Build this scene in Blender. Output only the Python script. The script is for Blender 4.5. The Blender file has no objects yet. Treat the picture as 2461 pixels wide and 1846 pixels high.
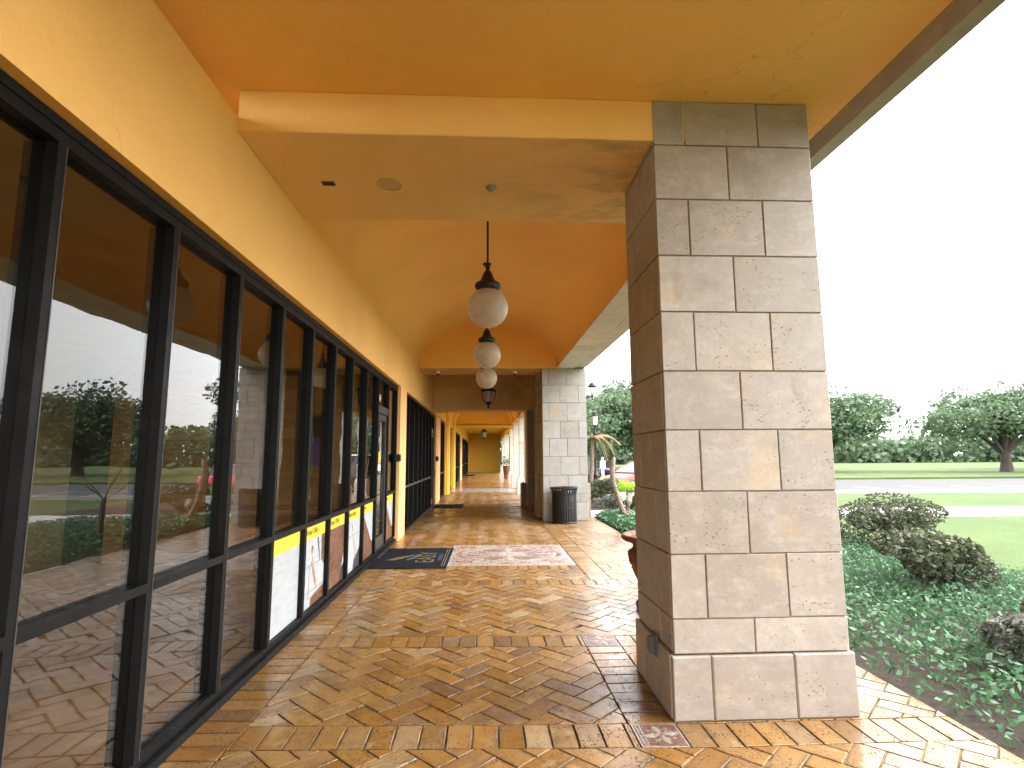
import bpy, bmesh, math, random
from mathutils import Vector, Matrix
random.seed(7)
S = bpy.context.scene
COL = S.collection
R = math.radians

# ---------------------------------------------------------------- camera, sky, sun, exposure
FPX, CX, CY, EYE = 1322.0, 1230.5, 923.0, 1.63          # focal length in photo pixels (photo 2461 x 1846)
fw = Vector((1166 - CX, 1097 - CY, FPX)).normalized()    # hallway axis, from its vanishing point
up0 = Vector((-50, -10060, FPX)); up0 = (up0 - fw * up0.dot(fw)).normalized()
rt = fw.cross(up0)
if rt.x < 0: rt = -rt
AX = [rt, fw, up0]                                       # world X, Y, Z in camera axes (x right, y down, z ahead)
cam_d = bpy.data.cameras.new('camera'); cam = bpy.data.objects.new('camera', cam_d); COL.objects.link(cam)
cam_d.sensor_width = 36; cam_d.lens = 36 * FPX / 2461; cam_d.clip_end = 2000; cam_d.clip_start = .05
cam.matrix_world = Matrix(((rt.x, -rt.y, -rt.z, 0), (fw.x, -fw.y, -fw.z, 0), (up0.x, -up0.y, -up0.z, EYE), (0, 0, 0, 1)))
S.camera = cam
def pix(p):
    v = Vector(p) - Vector((0, 0, EYE)); c = rt * v.x + fw * v.y + up0 * v.z
    return None if c.z < .1 else (CX + FPX * c.x / c.z, CY + FPX * c.y / c.z)

SUN_EL, SUN_AZ = R(44), R(94)                           # azimuth clockwise from +Y: the cloud is brightest over the garden side
W = bpy.data.worlds.new('World'); S.world = W; W.use_nodes = True
wn, wl = W.node_tree.nodes, W.node_tree.links
sky = wn.new('ShaderNodeTexSky'); sky.sky_type = 'NISHITA'; sky.sun_disc = False
sky.sun_elevation = SUN_EL; sky.sun_rotation = SUN_AZ; sky.dust_density = 4; sky.air_density = 1.0
hs = wn.new('ShaderNodeHueSaturation'); hs.inputs['Saturation'].default_value = .22
wl.new(sky.outputs[0], hs.inputs['Color'])
gm = wn.new('ShaderNodeMix'); gm.data_type = 'RGBA'; gm.inputs[0].default_value = .55
gm.inputs[7].default_value = (9.0, 8.95, 8.95, 1)          # an even bright cloud layer
wl.new(hs.outputs[0], gm.inputs[6])
bg = wn['Background']; bg.inputs[1].default_value = .15; wl.new(gm.outputs[2], bg.inputs[0])
sd = bpy.data.lights.new('sun', 'SUN'); sd.energy = .6; sd.angle = R(60); sd.color = (1, .96, .9)
sun = bpy.data.objects.new('sun', sd); COL.objects.link(sun)
sdir = Vector((math.sin(SUN_AZ) * math.cos(SUN_EL), math.cos(SUN_AZ) * math.cos(SUN_EL), math.sin(SUN_EL)))
sun.rotation_euler = sdir.to_track_quat('Z', 'Y').to_euler()
S.view_settings.view_transform = 'Standard'; S.view_settings.look = 'None'
S.view_settings.exposure = 2.58; S.view_settings.gamma = 1; S.view_settings.use_curve_mapping = False
S.cycles.max_bounces = 14; S.cycles.diffuse_bounces = 10; S.cycles.glossy_bounces = 4; S.cycles.transparent_max_bounces = 12
S.cycles.sample_clamp_indirect = 14; S.cycles.use_denoising = True; S.cycles.caustics_reflective = False; S.cycles.caustics_refractive = False

# ---------------------------------------------------------------- materials
class NT:
    def __init__(s, name):
        s.m = bpy.data.materials.new(name); s.m.use_nodes = True
        s.n, s.l = s.m.node_tree.nodes, s.m.node_tree.links
        s.b = s.n['Principled BSDF']; s.out = s.n['Material Output']
    def new(s, t, **k):
        n = s.n.new('ShaderNode' + t)
        for a, v in k.items(): setattr(n, a, v)
        return n
    def set(s, sock, v):
        if hasattr(v, 'is_output'): s.l.new(v, sock)
        else: sock.default_value = (v if not (isinstance(v, tuple) and len(v) == 3 and sock.type == 'RGBA') else v + (1,))
    def math(s, op, a, b=0.0, clamp=False):
        n = s.new('Math', operation=op, use_clamp=clamp); s.set(n.inputs[0], a); s.set(n.inputs[1], b); return n.outputs[0]
    def mix(s, f, a, b, mode='MIX'):
        n = s.new('Mix', data_type='RGBA', blend_type=mode); s.set(n.inputs[0], f); s.set(n.inputs[6], a); s.set(n.inputs[7], b); return n.outputs[2]
    def vmath(s, op, a, b):
        n = s.new('VectorMath', operation=op); s.set(n.inputs[0], a); s.set(n.inputs[1], b); return n.outputs[0]
    def pos(s): return s.new('NewGeometry').outputs['Position']
    def obj(s): return s.new('TexCoord').outputs['Object']
    def uv(s): return s.new('TexCoord').outputs['UV']
    def rand(s): return s.new('ObjectInfo').outputs['Random']
    def noise(s, vec, scale, detail=4, rough=.55, dist=0):
        n = s.new('TexNoise'); s.l.new(vec, n.inputs['Vector']); n.inputs['Scale'].default_value = scale
        n.inputs['Detail'].default_value = detail; n.inputs['Roughness'].default_value = rough; n.inputs['Distortion'].default_value = dist
        return n.outputs['Fac']
    def voro(s, vec, scale, feature='F1', out='Distance', rnd=1):
        n = s.new('TexVoronoi', feature=feature); s.l.new(vec, n.inputs['Vector']); n.inputs['Scale'].default_value = scale
        n.inputs['Randomness'].default_value = rnd
        return n.outputs[out]
    def ramp(s, f, stops, interp='LINEAR'):
        n = s.new('ValToRGB'); s.l.new(f, n.inputs[0]); e = n.color_ramp.elements; n.color_ramp.interpolation = interp
        while len(e) < len(stops): e.new(.5)
        for i, (p, c) in enumerate(stops): e[i].position = p; e[i].color = tuple(c) + (1,) if not isinstance(c, (int, float)) else (c, c, c, 1)
        return n.outputs[0]
    def rng(s, f, a, b, c=0.0, d=1.0):
        n = s.new('MapRange'); s.l.new(f, n.inputs[0]); n.inputs[1].default_value = a; n.inputs[2].default_value = b
        n.inputs[3].default_value = c; n.inputs[4].default_value = d; return n.outputs[0]
    def bump(s, h, dist=.01, strength=1.0, normal=None):
        n = s.new('Bump'); n.inputs['Strength'].default_value = strength; n.inputs['Distance'].default_value = dist
        s.l.new(h, n.inputs['Height'])
        if normal is not None: s.l.new(normal, n.inputs['Normal'])
        return n.outputs[0]
    def fin(s, color=None, rough=None, spec=None, metal=None, normal=None, **k):
        b = s.b.inputs
        for key, v in (('Base Color', color), ('Roughness', rough), ('Specular IOR Level', spec), ('Metallic', metal), ('Normal', normal)):
            if v is not None: s.set(b[key], v)
        for key, v in k.items(): s.set(b[key.replace('_', ' ')], v)
        return s.m
def simple(name, color, rough=.6, var=.12, scale=6, bump=0.0, spec=.5, metal=0.0, bscale=None):
    t = NT(name); p = t.pos()
    f = t.noise(p, scale, 5)
    c = t.mix(t.rng(f, .3, .7), tuple(x * (1 - var) for x in color), tuple(min(1, x * (1 + var)) for x in color))
    nm = t.bump(t.noise(p, bscale or scale * 8, 4), bump) if bump else None
    r = t.rng(t.noise(p, scale * 2.3, 3), .3, .7, max(.02, rough - .07), min(1, rough + .07))
    return t.fin(c, r, spec, metal, nm)

def plaster(name, col, stain=0.0):
    t = NT(name); p = t.pos()
    big = t.noise(p, .9, 4); fine = t.noise(p, 26, 6, .62)
    c = t.mix(t.rng(big, .3, .72), tuple(x * .93 for x in col), tuple(x * 1.05 for x in col))
    c = t.mix(t.rng(fine, .35, .75, 0, .22), c, tuple(x * .86 for x in col))
    sp = t.rng(t.voro(p, 4.3), .006, .014, 1, 0)                       # scattered fly specks
    sp = t.math('MULTIPLY', sp, t.rng(t.noise(p, 2.2, 2), .52, .6))
    c = t.mix(t.math('MULTIPLY', sp, .6), c, (.06, .035, .015))
    if stain:                                                          # sooty mildew patches
        d = t.rng(t.noise(t.vmath('MULTIPLY', p, (1.0, 2.2, 1)), 1.9, 7, .68), .46, .72)
        sx = t.new('SeparateXYZ'); t.l.new(p, sx.inputs[0])
        d = t.math('MULTIPLY', d, t.rng(sx.outputs[0], -.2, 1.2))
        c = t.mix(t.math('MULTIPLY', d, stain), c, (.26, .19, .13))
    cr = t.rng(t.voro(t.vmath('ADD', p, t.vmath('MULTIPLY', (lambda n: (t.l.new(p, n.inputs['Vector']), n.outputs['Color'])[1])(t.new('TexNoise')), (.5, .5, .5))), .55, 'DISTANCE_TO_EDGE'), .0012, .0035, 1, 0)
    cr = t.math('MULTIPLY', cr, t.rng(t.noise(p, .8, 3), .54, .6))
    c = t.mix(t.math('MULTIPLY', cr, .35), c, tuple(x * .45 for x in col))
    nm = t.bump(t.noise(p, 55, 6, .65), .006, .6, t.bump(t.noise(p, 3.2, 4), .022, .55))
    return t.fin(c, .78, .28, normal=nm)

def stone(name, light, tan, honey=.3, pits=1.0, rough=.55):
    t = NT(name); rnd = t.rand()
    p = t.vmath('ADD', t.pos(), t.new('CombineXYZ').outputs[0])
    cb = t.n[-1] if False else None
    off = t.new('CombineXYZ'); t.l.new(t.math('MULTIPLY', rnd, 37.0), off.inputs[0]); t.l.new(t.math('MULTIPLY', rnd, 91.0), off.inputs[2])
    p = t.vmath('ADD', t.pos(), off.outputs[0])
    c = t.mix(t.ramp(rnd, [(0, 0.0), (.5, .35), (1, 1.0)]), light, tan)
    c = t.mix(t.rng(t.noise(p, 3.2, 7, .64, .2), .36, .66, 0, .6), c, tuple(x * .82 for x in tan))
    c = t.mix(t.rng(t.noise(t.vmath('MULTIPLY', p, (1, 1, 1.7)), 8.5, 8, .72, .15), .48, .68, 0, .42), c, tuple(min(1, x * 1.22) for x in light))
    h = t.rng(t.noise(p, 1.9, 5, .6, .4), .56, .7, 0, honey)
    c = t.mix(h, c, (.60, .40, .17))
    c = t.mix(t.rng(t.noise(p, 48, 5, .65), .42, .72, 0, .22), c, tuple(x * .62 for x in tan))
    pv = t.vmath('MULTIPLY', p, (1.0, 1.0, 1.5))
    cl = t.rng(t.noise(p, 4.5, 3, .6), .5, .64)                       # pits come in clusters
    w = t.noise(pv, 42, 4, .62)
    pit = t.math('MULTIPLY', t.rng(w, .60, .65), cl)
    pit2 = t.rng(t.voro(pv, 21), .09, .17, 1, 0)
    pit2 = t.math('MULTIPLY', pit2, t.rng(t.noise(p, 6.5, 3), .50, .57))
    r5 = t.math('FRACT', t.math('MULTIPLY', rnd, 23.7)); r6 = t.math('FRACT', t.math('MULTIPLY', rnd, 47.3))
    c = t.mix(t.math('MULTIPLY', t.rng(r6, .55, 1.0), .35), c, tuple(x * .72 for x in tan))
    pt = t.math('MULTIPLY', t.math('MAXIMUM', t.math('MULTIPLY', pit, t.rng(r5, .3, .9, .1, 1.2)), t.math('MULTIPLY', pit2, t.rng(r5, .2, .8, .25, 1.0))), pits, True)
    c = t.mix(t.math('MULTIPLY', t.rng(t.noise(t.vmath('MULTIPLY', p, (1, 1, .45)), 2.6, 6, .7, .5), .57, .72), .4), c, (.20, .15, .105))
    c = t.mix(t.math('MULTIPLY', pt, .72), c, (.16, .11, .07))
    hgt = t.math('SUBTRACT', t.math('MULTIPLY', t.noise(p, 22, 5, .6), .22), pt)
    return t.fin(c, rough, .35, normal=t.bump(hgt, .006, .8))

def paver(name, attr):
    t = NT(name); uv = t.uv()
    if attr:
        a = t.new('Attribute', attribute_name='tint'); rnd = a.outputs['Fac']
    else: rnd = t.rand()
    r2 = t.math('FRACT', t.math('MULTIPLY', rnd, 17.31)); r3 = t.math('FRACT', t.math('MULTIPLY', rnd, 57.7))
    off = t.new('CombineXYZ'); t.l.new(t.math('MULTIPLY', rnd, 71.0), off.inputs[0]); t.l.new(t.math('MULTIPLY', r2, 53.0), off.inputs[1])
    v = t.vmath('ADD', uv, off.outputs[0])
    c = t.ramp(r2, [(0, (.185, .078, .011)), (.18, (.27, .128, .021)), (.36, (.245, .13, .038)), (.52, (.315, .162, .034)), (.66, (.155, .083, .03)),
                    (.78, (.29, .165, .065)), (.87, (.145, .08, .046)), (.94, (.37, .27, .145)), (1, (.115, .055, .034))])
    vein = t.noise(t.vmath('MULTIPLY', v, (5, 15, 1)), 1.0, 7, .66, 1.4)
    c = t.mix(t.rng(vein, .42, .68, 0, .75), c, t.mix(t.rng(r3, .3, .7), (.34, .21, .085), (.15, .07, .018)))
    cloud = t.noise(v, 9, 5, .6, .8)
    c = t.mix(t.rng(cloud, .55, .72, 0, .5), c, (.20, .135, .085))
    c = t.mix(t.rng(t.noise(v, 5.0, 4, .6), .58, .7, 0, .5), c, (.44, .31, .16))
    grain = t.noise(v, 120, 4, .7)
    c = t.mix(t.rng(grain, .4, .75, 0, .3), c, (.13, .07, .03))
    su = t.new('SeparateXYZ'); t.l.new(uv, su.inputs[0])
    eu = t.rng(t.math('ABSOLUTE', su.outputs[0]), .118, .150); ev = t.rng(t.math('ABSOLUTE', su.outputs[1]), .048, .0745)
    ed = t.math('MULTIPLY', t.math('MAXIMUM', eu, ev), t.rng(t.noise(v, 26, 4, .7), .35, .65))
    c = t.mix(t.math('MULTIPLY', ed, .75), c, (.075, .042, .02))         # grime gathered along the tumbled edges
    pv = t.vmath('MULTIPLY', v, (1, 1.5, 1))
    pit = t.math('MULTIPLY', t.rng(t.noise(pv, 46, 4, .62), .55, .60), t.rng(t.noise(v, 8.0, 3), .46, .54))
    pit2 = t.math('MULTIPLY', t.rng(t.voro(pv, 27), .13, .21, 1, 0), t.rng(t.noise(v, 11, 2), .5, .6))
    pt = t.math('MAXIMUM', pit, pit2)
    c = t.mix(t.math('MULTIPLY', pt, .92), c, (.022, .014, .008))
    c = t.mix(t.rng(t.noise(t.pos(), 2.1, 6, .7), .56, .72, 0, .55), c, (.085, .05, .026))   # trodden-in dirt
    w = t.noise(t.pos(), 1.3, 4, .6)                                   # how wet the stone is
    rough = t.rng(w, .34, .66, .15, .38)
    rough = t.math('ADD', rough, t.math('MULTIPLY', t.rng(grain, .4, .8), .12))
    rough = t.math('ADD', rough, t.math('MULTIPLY', pt, .4), True)
    hgt = t.math('SUBTRACT', t.math('ADD', t.math('MULTIPLY', cloud, .5), t.math('MULTIPLY', t.noise(v, 34, 4), .16)), t.math('MULTIPLY', pt, .8))
    return t.fin(c, rough, .6, normal=t.bump(hgt, .003, .6), Coat_Weight=.0)

def glass_mat(name, tint, k=1.0, rough=0.0):
    t = NT(name); t.n.remove(t.b)
    tr = t.new('BsdfTransparent'); t.set(tr.inputs[0], tint)
    gl = t.new('BsdfGlossy'); gl.inputs['Roughness'].default_value = rough; t.set(gl.inputs[0], (.95, .97, 1.0))
    fr = t.new('Fresnel'); bf = t.new('NewGeometry').outputs['Backfacing']; t.l.new(t.rng(bf, 0, 1, 1.5, 1 / 1.5), fr.inputs[0])   # same glass seen from both sides
    t.l.new(t.bump(t.noise(t.pos(), 1.7, 2), .0022, .6), gl.inputs['Normal'])
    f = t.math('MULTIPLY', fr.outputs[0], k, True)
    mx = t.new('MixShader'); t.l.new(f, mx.inputs[0]); t.l.new(tr.outputs[0], mx.inputs[1]); t.l.new(gl.outputs[0], mx.inputs[2])
    t.l.new(mx.outputs[0], t.out.inputs[0]); return t.m

def frosted(name, col):
    t = NT(name); t.n.remove(t.b)
    mc = t.mix(t.rng(t.noise(t.pos(), 7, 5, .65, .5), .3, .7), tuple(x * k for x, k in zip(col, (.72, .68, .62))), col)
    d = t.new('BsdfDiffuse'); t.set(d.inputs[0], mc); tl = t.new('BsdfTranslucent'); t.set(tl.inputs[0], mc)
    tr = t.new('BsdfTransparent'); t.set(tr.inputs[0], (.9, .86, .8)); gl = t.new('BsdfGlossy'); gl.inputs['Roughness'].default_value = .42
    def ms(f, a, b):
        m = t.new('MixShader'); t.set(m.inputs[0], f); t.l.new(a, m.inputs[1]); t.l.new(b, m.inputs[2]); return m.outputs[0]
    x = ms(.5, d.outputs[0], tl.outputs[0]); x = ms(.24, x, tr.outputs[0])
    fr = t.new('Fresnel'); bf = t.new('NewGeometry').outputs['Backfacing']; t.l.new(t.rng(bf, 0, 1, 1.45, 1 / 1.45), fr.inputs[0])
    sp = t.noise(t.pos(), 24, 4, .7)
    fr2 = t.math('MULTIPLY', fr.outputs[0], t.rng(sp, .3, .7, .6, .95))
    x = ms(fr2, x, gl.outputs[0]); t.l.new(x, t.out.inputs[0]); return t.m

def leafy(name, dark, light, scale=2.0, trans=.35):
    t = NT(name); p = t.pos()
    f = t.noise(p, scale, 3); g = t.voro(p, scale * 9, out='Color')
    sep = t.new('SeparateColor'); t.l.new(g, sep.inputs[0])
    c = t.mix(t.rng(t.math('ADD', t.math('MULTIPLY', f, .6), t.math('MULTIPLY', sep.outputs[0], .4)), .25, .75), dark, light)
    t.n.remove(t.b)
    d = t.new('BsdfDiffuse'); t.l.new(c, d.inputs[0]); tl = t.new('BsdfTranslucent'); t.l.new(c, tl.inputs[0])
    m = t.new('MixShader'); m.inputs[0].default_value = trans; t.l.new(d.outputs[0], m.inputs[1]); t.l.new(tl.outputs[0], m.inputs[2])
    g2 = t.new('BsdfGlossy'); g2.inputs['Roughness'].default_value = .45
    m2 = t.new('MixShader'); m2.inputs[0].default_value = .05; t.l.new(m.outputs[0], m2.inputs[1]); t.l.new(g2.outputs[0], m2.inputs[2])
    t.l.new(m2.outputs[0], t.out.inputs[0]); return t.m

OCHRE = (.88, .54, .175)
M = {}
M['ceiling'] = plaster('ochre_plaster', OCHRE)
M['beam'] = plaster('ochre_plaster_stained_bounce', (.80, .545, .245), stain=.8)  # dirt stains over a base paled to imitate light bounced off the floor
M['far'] = plaster('ochre_plaster_bounce_deepened', (.82, .50, .075))  # same ochre paint, saturation deepened in the colour for interreflected light
M['pier'] = plaster('ochre_plaster_skylit', (.90, .54, .22))  # same ochre paint, paled in the colour for sky light on the piers
M['stone'] = stone('travertine_cream', (.40, .362, .322), (.305, .262, .222), .3, 1.25)
M['stone_pale'] = stone('travertine_pale', (.40, .40, .385), (.36, .345, .315), .45, .35)
M['soffit'] = stone('pale_soffit_tile', (.76, .73, .68), (.70, .65, .58), .15, .2)
M['stone_plain'] = stone('limestone_joined', (.36, .32, .265), (.30, .26, .21), .3, .3)
M['mortar'] = simple('stone_mortar', (.24, .175, .11), .9, .25, 14, .003)
M['paver'] = paver('wet_travertine_paver', False)
M['paver_far'] = paver('wet_travertine_paver_joined', True)
t = NT('joint_sand'); p = t.pos()
M['joint'] = t.fin(t.mix(t.rng(t.noise(p, 3.0, 4), .35, .65), (.035, .022, .013), (.32, .235, .14)), .95, .06, normal=t.bump(t.noise(p, 160, 4), .004))
t = NT('far_floor'); p = t.pos()
c = t.mix(t.rng(t.noise(t.vmath('MULTIPLY', p, (1, 2.2, 1)), 5, 5, .7), .35, .68), (.20, .10, .03), (.36, .21, .08))
M['farfloor'] = t.fin(c, t.rng(t.noise(p, 1.2, 3), .3, .7, .14, .3), .5, normal=t.bump(t.noise(p, 8, 3), .006))
M['grayband'] = simple('grey_stone_band', (.33, .31, .30), .2, .1, 4, .002)
M['frame'] = simple('dark_bronze_metal', (.008, .008, .0085), .45, .2, 5, 0, .12, 0.0)
M['framelight'] = simple('weathered_bronze_metal', (.06, .054, .048), .42, .2, 5, 0, .4, .3)
M['iron'] = simple('black_iron', (.014, .013, .013), .45, .3, 20, .002, .5, .2)
M['bronze'] = simple('dark_lamp_bronze', (.022, .016, .012), .5, .4, 18, .003, .5, .3)
M['glass'] = glass_mat('tinted_shop_glass', (.77, .77, .73), .9)
M['clear'] = glass_mat('clear_glass', (.92, .95, .95), 1.0, .02)
M['globe'] = frosted('frosted_globe_glass', (.76, .68, .59))
M['acorn'] = frosted('seeded_lamp_glass', (.86, .84, .80))
M['bulb'] = simple('lamp_bulb', (.92, .9, .86), .25, .02)
M['white'] = simple('white_paint', (.80, .80, .78), .45, .05, 8)
M['offwhite'] = simple('off_white_plastic', (.66, .60, .50), .5, .05, 8)
M['grey'] = simple('grey_metal', (.25, .25, .25), .45, .12, 10, 0, .5, .3)
M['outlet'] = simple('outlet_grey', (.075, .075, .08), .5, .1, 20)
M['ringgrey'] = simple('tan_grille', (.55, .38, .17), .6, .06, 40, .002)
M['black'] = simple('black_plastic', (.012, .012, .013), .4, .2, 8)
M['yellow'] = simple('yellow_print', (.70, .56, .045), .4, .04, 4)
M['printwhite'] = NT('white_plank_print'); t = M['printwhite']; p = t.pos()
c = t.mix(t.rng(t.noise(t.vmath('MULTIPLY', p, (1, 1, 6)), 5, 4), .3, .7), (.33, .38, .415), (.45, .47, .475))
M['printwhite'] = t.fin(c, .3, .4)
t = NT('brown_wood_print'); p = t.pos()
c = t.mix(t.rng(t.noise(t.vmath('MULTIPLY', p, (1, 3, 14)), 2.4, 6, .65, .6), .32, .7), (.055, .022, .014), (.24, .125, .08))
M['printbrown'] = t.fin(c, .32, .4)
M['printtan'] = simple('wood_handle_print', (.42, .24, .13), .35, .2, 20)
M['printdark'] = simple('dark_print', (.05, .045, .05), .35, .2, 20)
M['text'] = simple('dark_olive_lettering', (.10, .085, .01), .5, .05)
M['letter'] = simple('white_lettering', (.85, .84, .80), .5, .03)
M['wood'] = NT('interior_wood'); t = M['wood']; p = t.pos(); off = t.rand()
c = t.mix(t.rng(t.noise(t.vmath('MULTIPLY', p, (1, 1.2, 9)), 2, 6, .6, .5), .3, .7), (.34, .165, .058), (.60, .33, .13))
M['wood'] = t.fin(t.mix(t.math('MULTIPLY', off, .5), c, (.10, .045, .018)), .5, .3)
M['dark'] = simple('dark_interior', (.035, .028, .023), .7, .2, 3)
M['room'] = simple('tan_interior', (.30, .21, .12), .7, .12, 3)
M['purple'] = simple('purple_panel', (.10, .055, .26), .4, .1)
t = NT('rubber_mat'); p = t.pos()
M['mat'] = t.fin(t.mix(t.rng(t.noise(p, 90, 3), .35, .7), (.006, .008, .012), (.016, .019, .026)), .9, .08, normal=t.bump(t.noise(p, 300, 2), .003))
M['matyellow'] = simple('mat_yellow_pile', (.105, .085, .018), .95, .3, 60)
M['matblue'] = simple('mat_blue_grey_pile', (.045, .06, .08), .95, .3, 60)
def tess(name, c1, c2, sc):
    t = NT(name); p = t.pos()
    v = t.voro(p, sc, out='Color', rnd=.35); sp = t.new('SeparateColor'); t.l.new(v, sp.inputs[0])
    e = t.voro(p, sc, 'DISTANCE_TO_EDGE', rnd=.35)
    c = t.mix(sp.outputs[0], c1, c2); c = t.mix(t.rng(e, .03, .09, .75, 0), c, (.32, .27, .24))
    return t.fin(c, t.rng(sp.outputs[1], 0, 1, .18, .36), .5, normal=t.bump(t.rng(e, .0, .12), .0015))
M['tred'] = tess('red_tesserae', (.10, .034, .026), (.17, .07, .05), 75)
M['tpink'] = tess('pink_tesserae', (.25, .125, .09), (.31, .195, .16), 42)
M['tgrey'] = tess('grey_tesserae', (.12, .10, .092), (.20, .165, .15), 42)
M['twhite'] = tess('white_tesserae', (.35, .33, .32), (.44, .42, .40), 42)
M['tblush'] = tess('blush_tesserae', (.30, .22, .19), (.37, .30, .275), 42)
M['tcream'] = tess('cream_tesserae', (.27, .215, .16), (.37, .31, .24), 70)
M['tgreen'] = tess('grey_green_tesserae', (.24, .25, .22), (.36, .36, .32), 75)
M['terra'] = NT('old_terracotta'); t = M['terra']; p = t.pos()
c = t.mix(t.rng(t.noise(p, 6, 6, .65), .35, .7), (.105, .04, .022), (.24, .105, .06))
c = t.mix(t.rng(t.noise(p, 17, 4), .58, .72, 0, .5), c, (.36, .27, .21))
M['terra'] = t.fin(c, .68, .3, normal=t.bump(t.noise(p, 40, 4), .006))
M['soil'] = simple('soil', (.16, .085, .05), .95, .3, 25, .01)
M['mulch'] = simple('brown_mulch', (.065, .045, .032), .95, .4, 22, .03)
M['concrete'] = simple('pale_concrete', (.56, .56, .55), .8, .08, 3, .003)
M['asphalt'] = simple('asphalt', (.055, .055, .057), .85, .2, 8, .004)
M['kerb'] = simple('kerb_concrete', (.42, .41, .39), .85, .12, 5, .004)
M['paint'] = simple('road_paint', (.75, .75, .72), .6, .08, 8)
t = NT('lawn_grass'); p = t.pos()
c = t.mix(t.rng(t.noise(p, .35, 4), .3, .7), (.055, .095, .028), (.10, .145, .045)); c = t.mix(t.rng(t.noise(p, 9, 4), .35, .7, 0, .6), c, (.06, .085, .03)); c = t.mix(t.rng(t.noise(p, .12, 5, .7), .52, .7, 0, .5), c, (.16, .15, .07))
M['lawn'] = t.fin(c, .9, .2, normal=t.bump(t.noise(p, 30, 3), .03))
M['oak'] = leafy('oak_leaves', (.055, .10, .055), (.14, .21, .105), .5)
M['cover'] = leafy('ground_cover_leaves', (.035, .10, .045), (.12, .25, .12), 3)
M['shrub'] = leafy('olive_shrub_leaves', (.035, .050, .026), (.12, .135, .07), 4)
M['shrubtop'] = leafy('grey_shrub_leaves', (.06, .075, .05), (.22, .23, .19), 6)
M['blade'] = leafy('lime_grass_blades', (.20, .38, .02), (.46, .68, .06), 5, .5)
M['palm'] = leafy('palm_leaves', (.035, .085, .035), (.10, .17, .07), 3)
M['deadfrond'] = leafy('dry_frond', (.24, .14, .07), (.46, .30, .17), 6)
t = NT('palm_bark'); p = t.obj()
b = t.noise(t.vmath('MULTIPLY', p, (1, 1, 3)), 13, 5, .7)
M['bark'] = t.fin(t.mix(t.rng(b, .3, .7), (.10, .07, .05), (.36, .29, .23)), .9, .2, normal=t.bump(b, .03))
M['oakbark'] = simple('oak_bark', (.065, .052, .042), .9, .35, 7, .04)
M['carblack'] = simple('black_car_paint', (.012, .013, .016), .12, .1, 3)
M['carred'] = simple('red_car_paint', (.60, .03, .015), .28, .06, 3)
M['carsilver'] = simple('silver_car_paint', (.5, .5, .52), .2, .06, 3, 0, .5, .5)
M['carglass'] = simple('car_glass', (.02, .026, .032), .04, .1, 3)
M['tyre'] = simple('tyre_rubber', (.018, .018, .018), .8, .2, 20)
M['lens'] = simple('car_lamp_lens', (.7, .7, .68), .12, .05)
M['tail'] = simple('red_lamp_lens', (.5, .02, .015), .15, .05)

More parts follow.
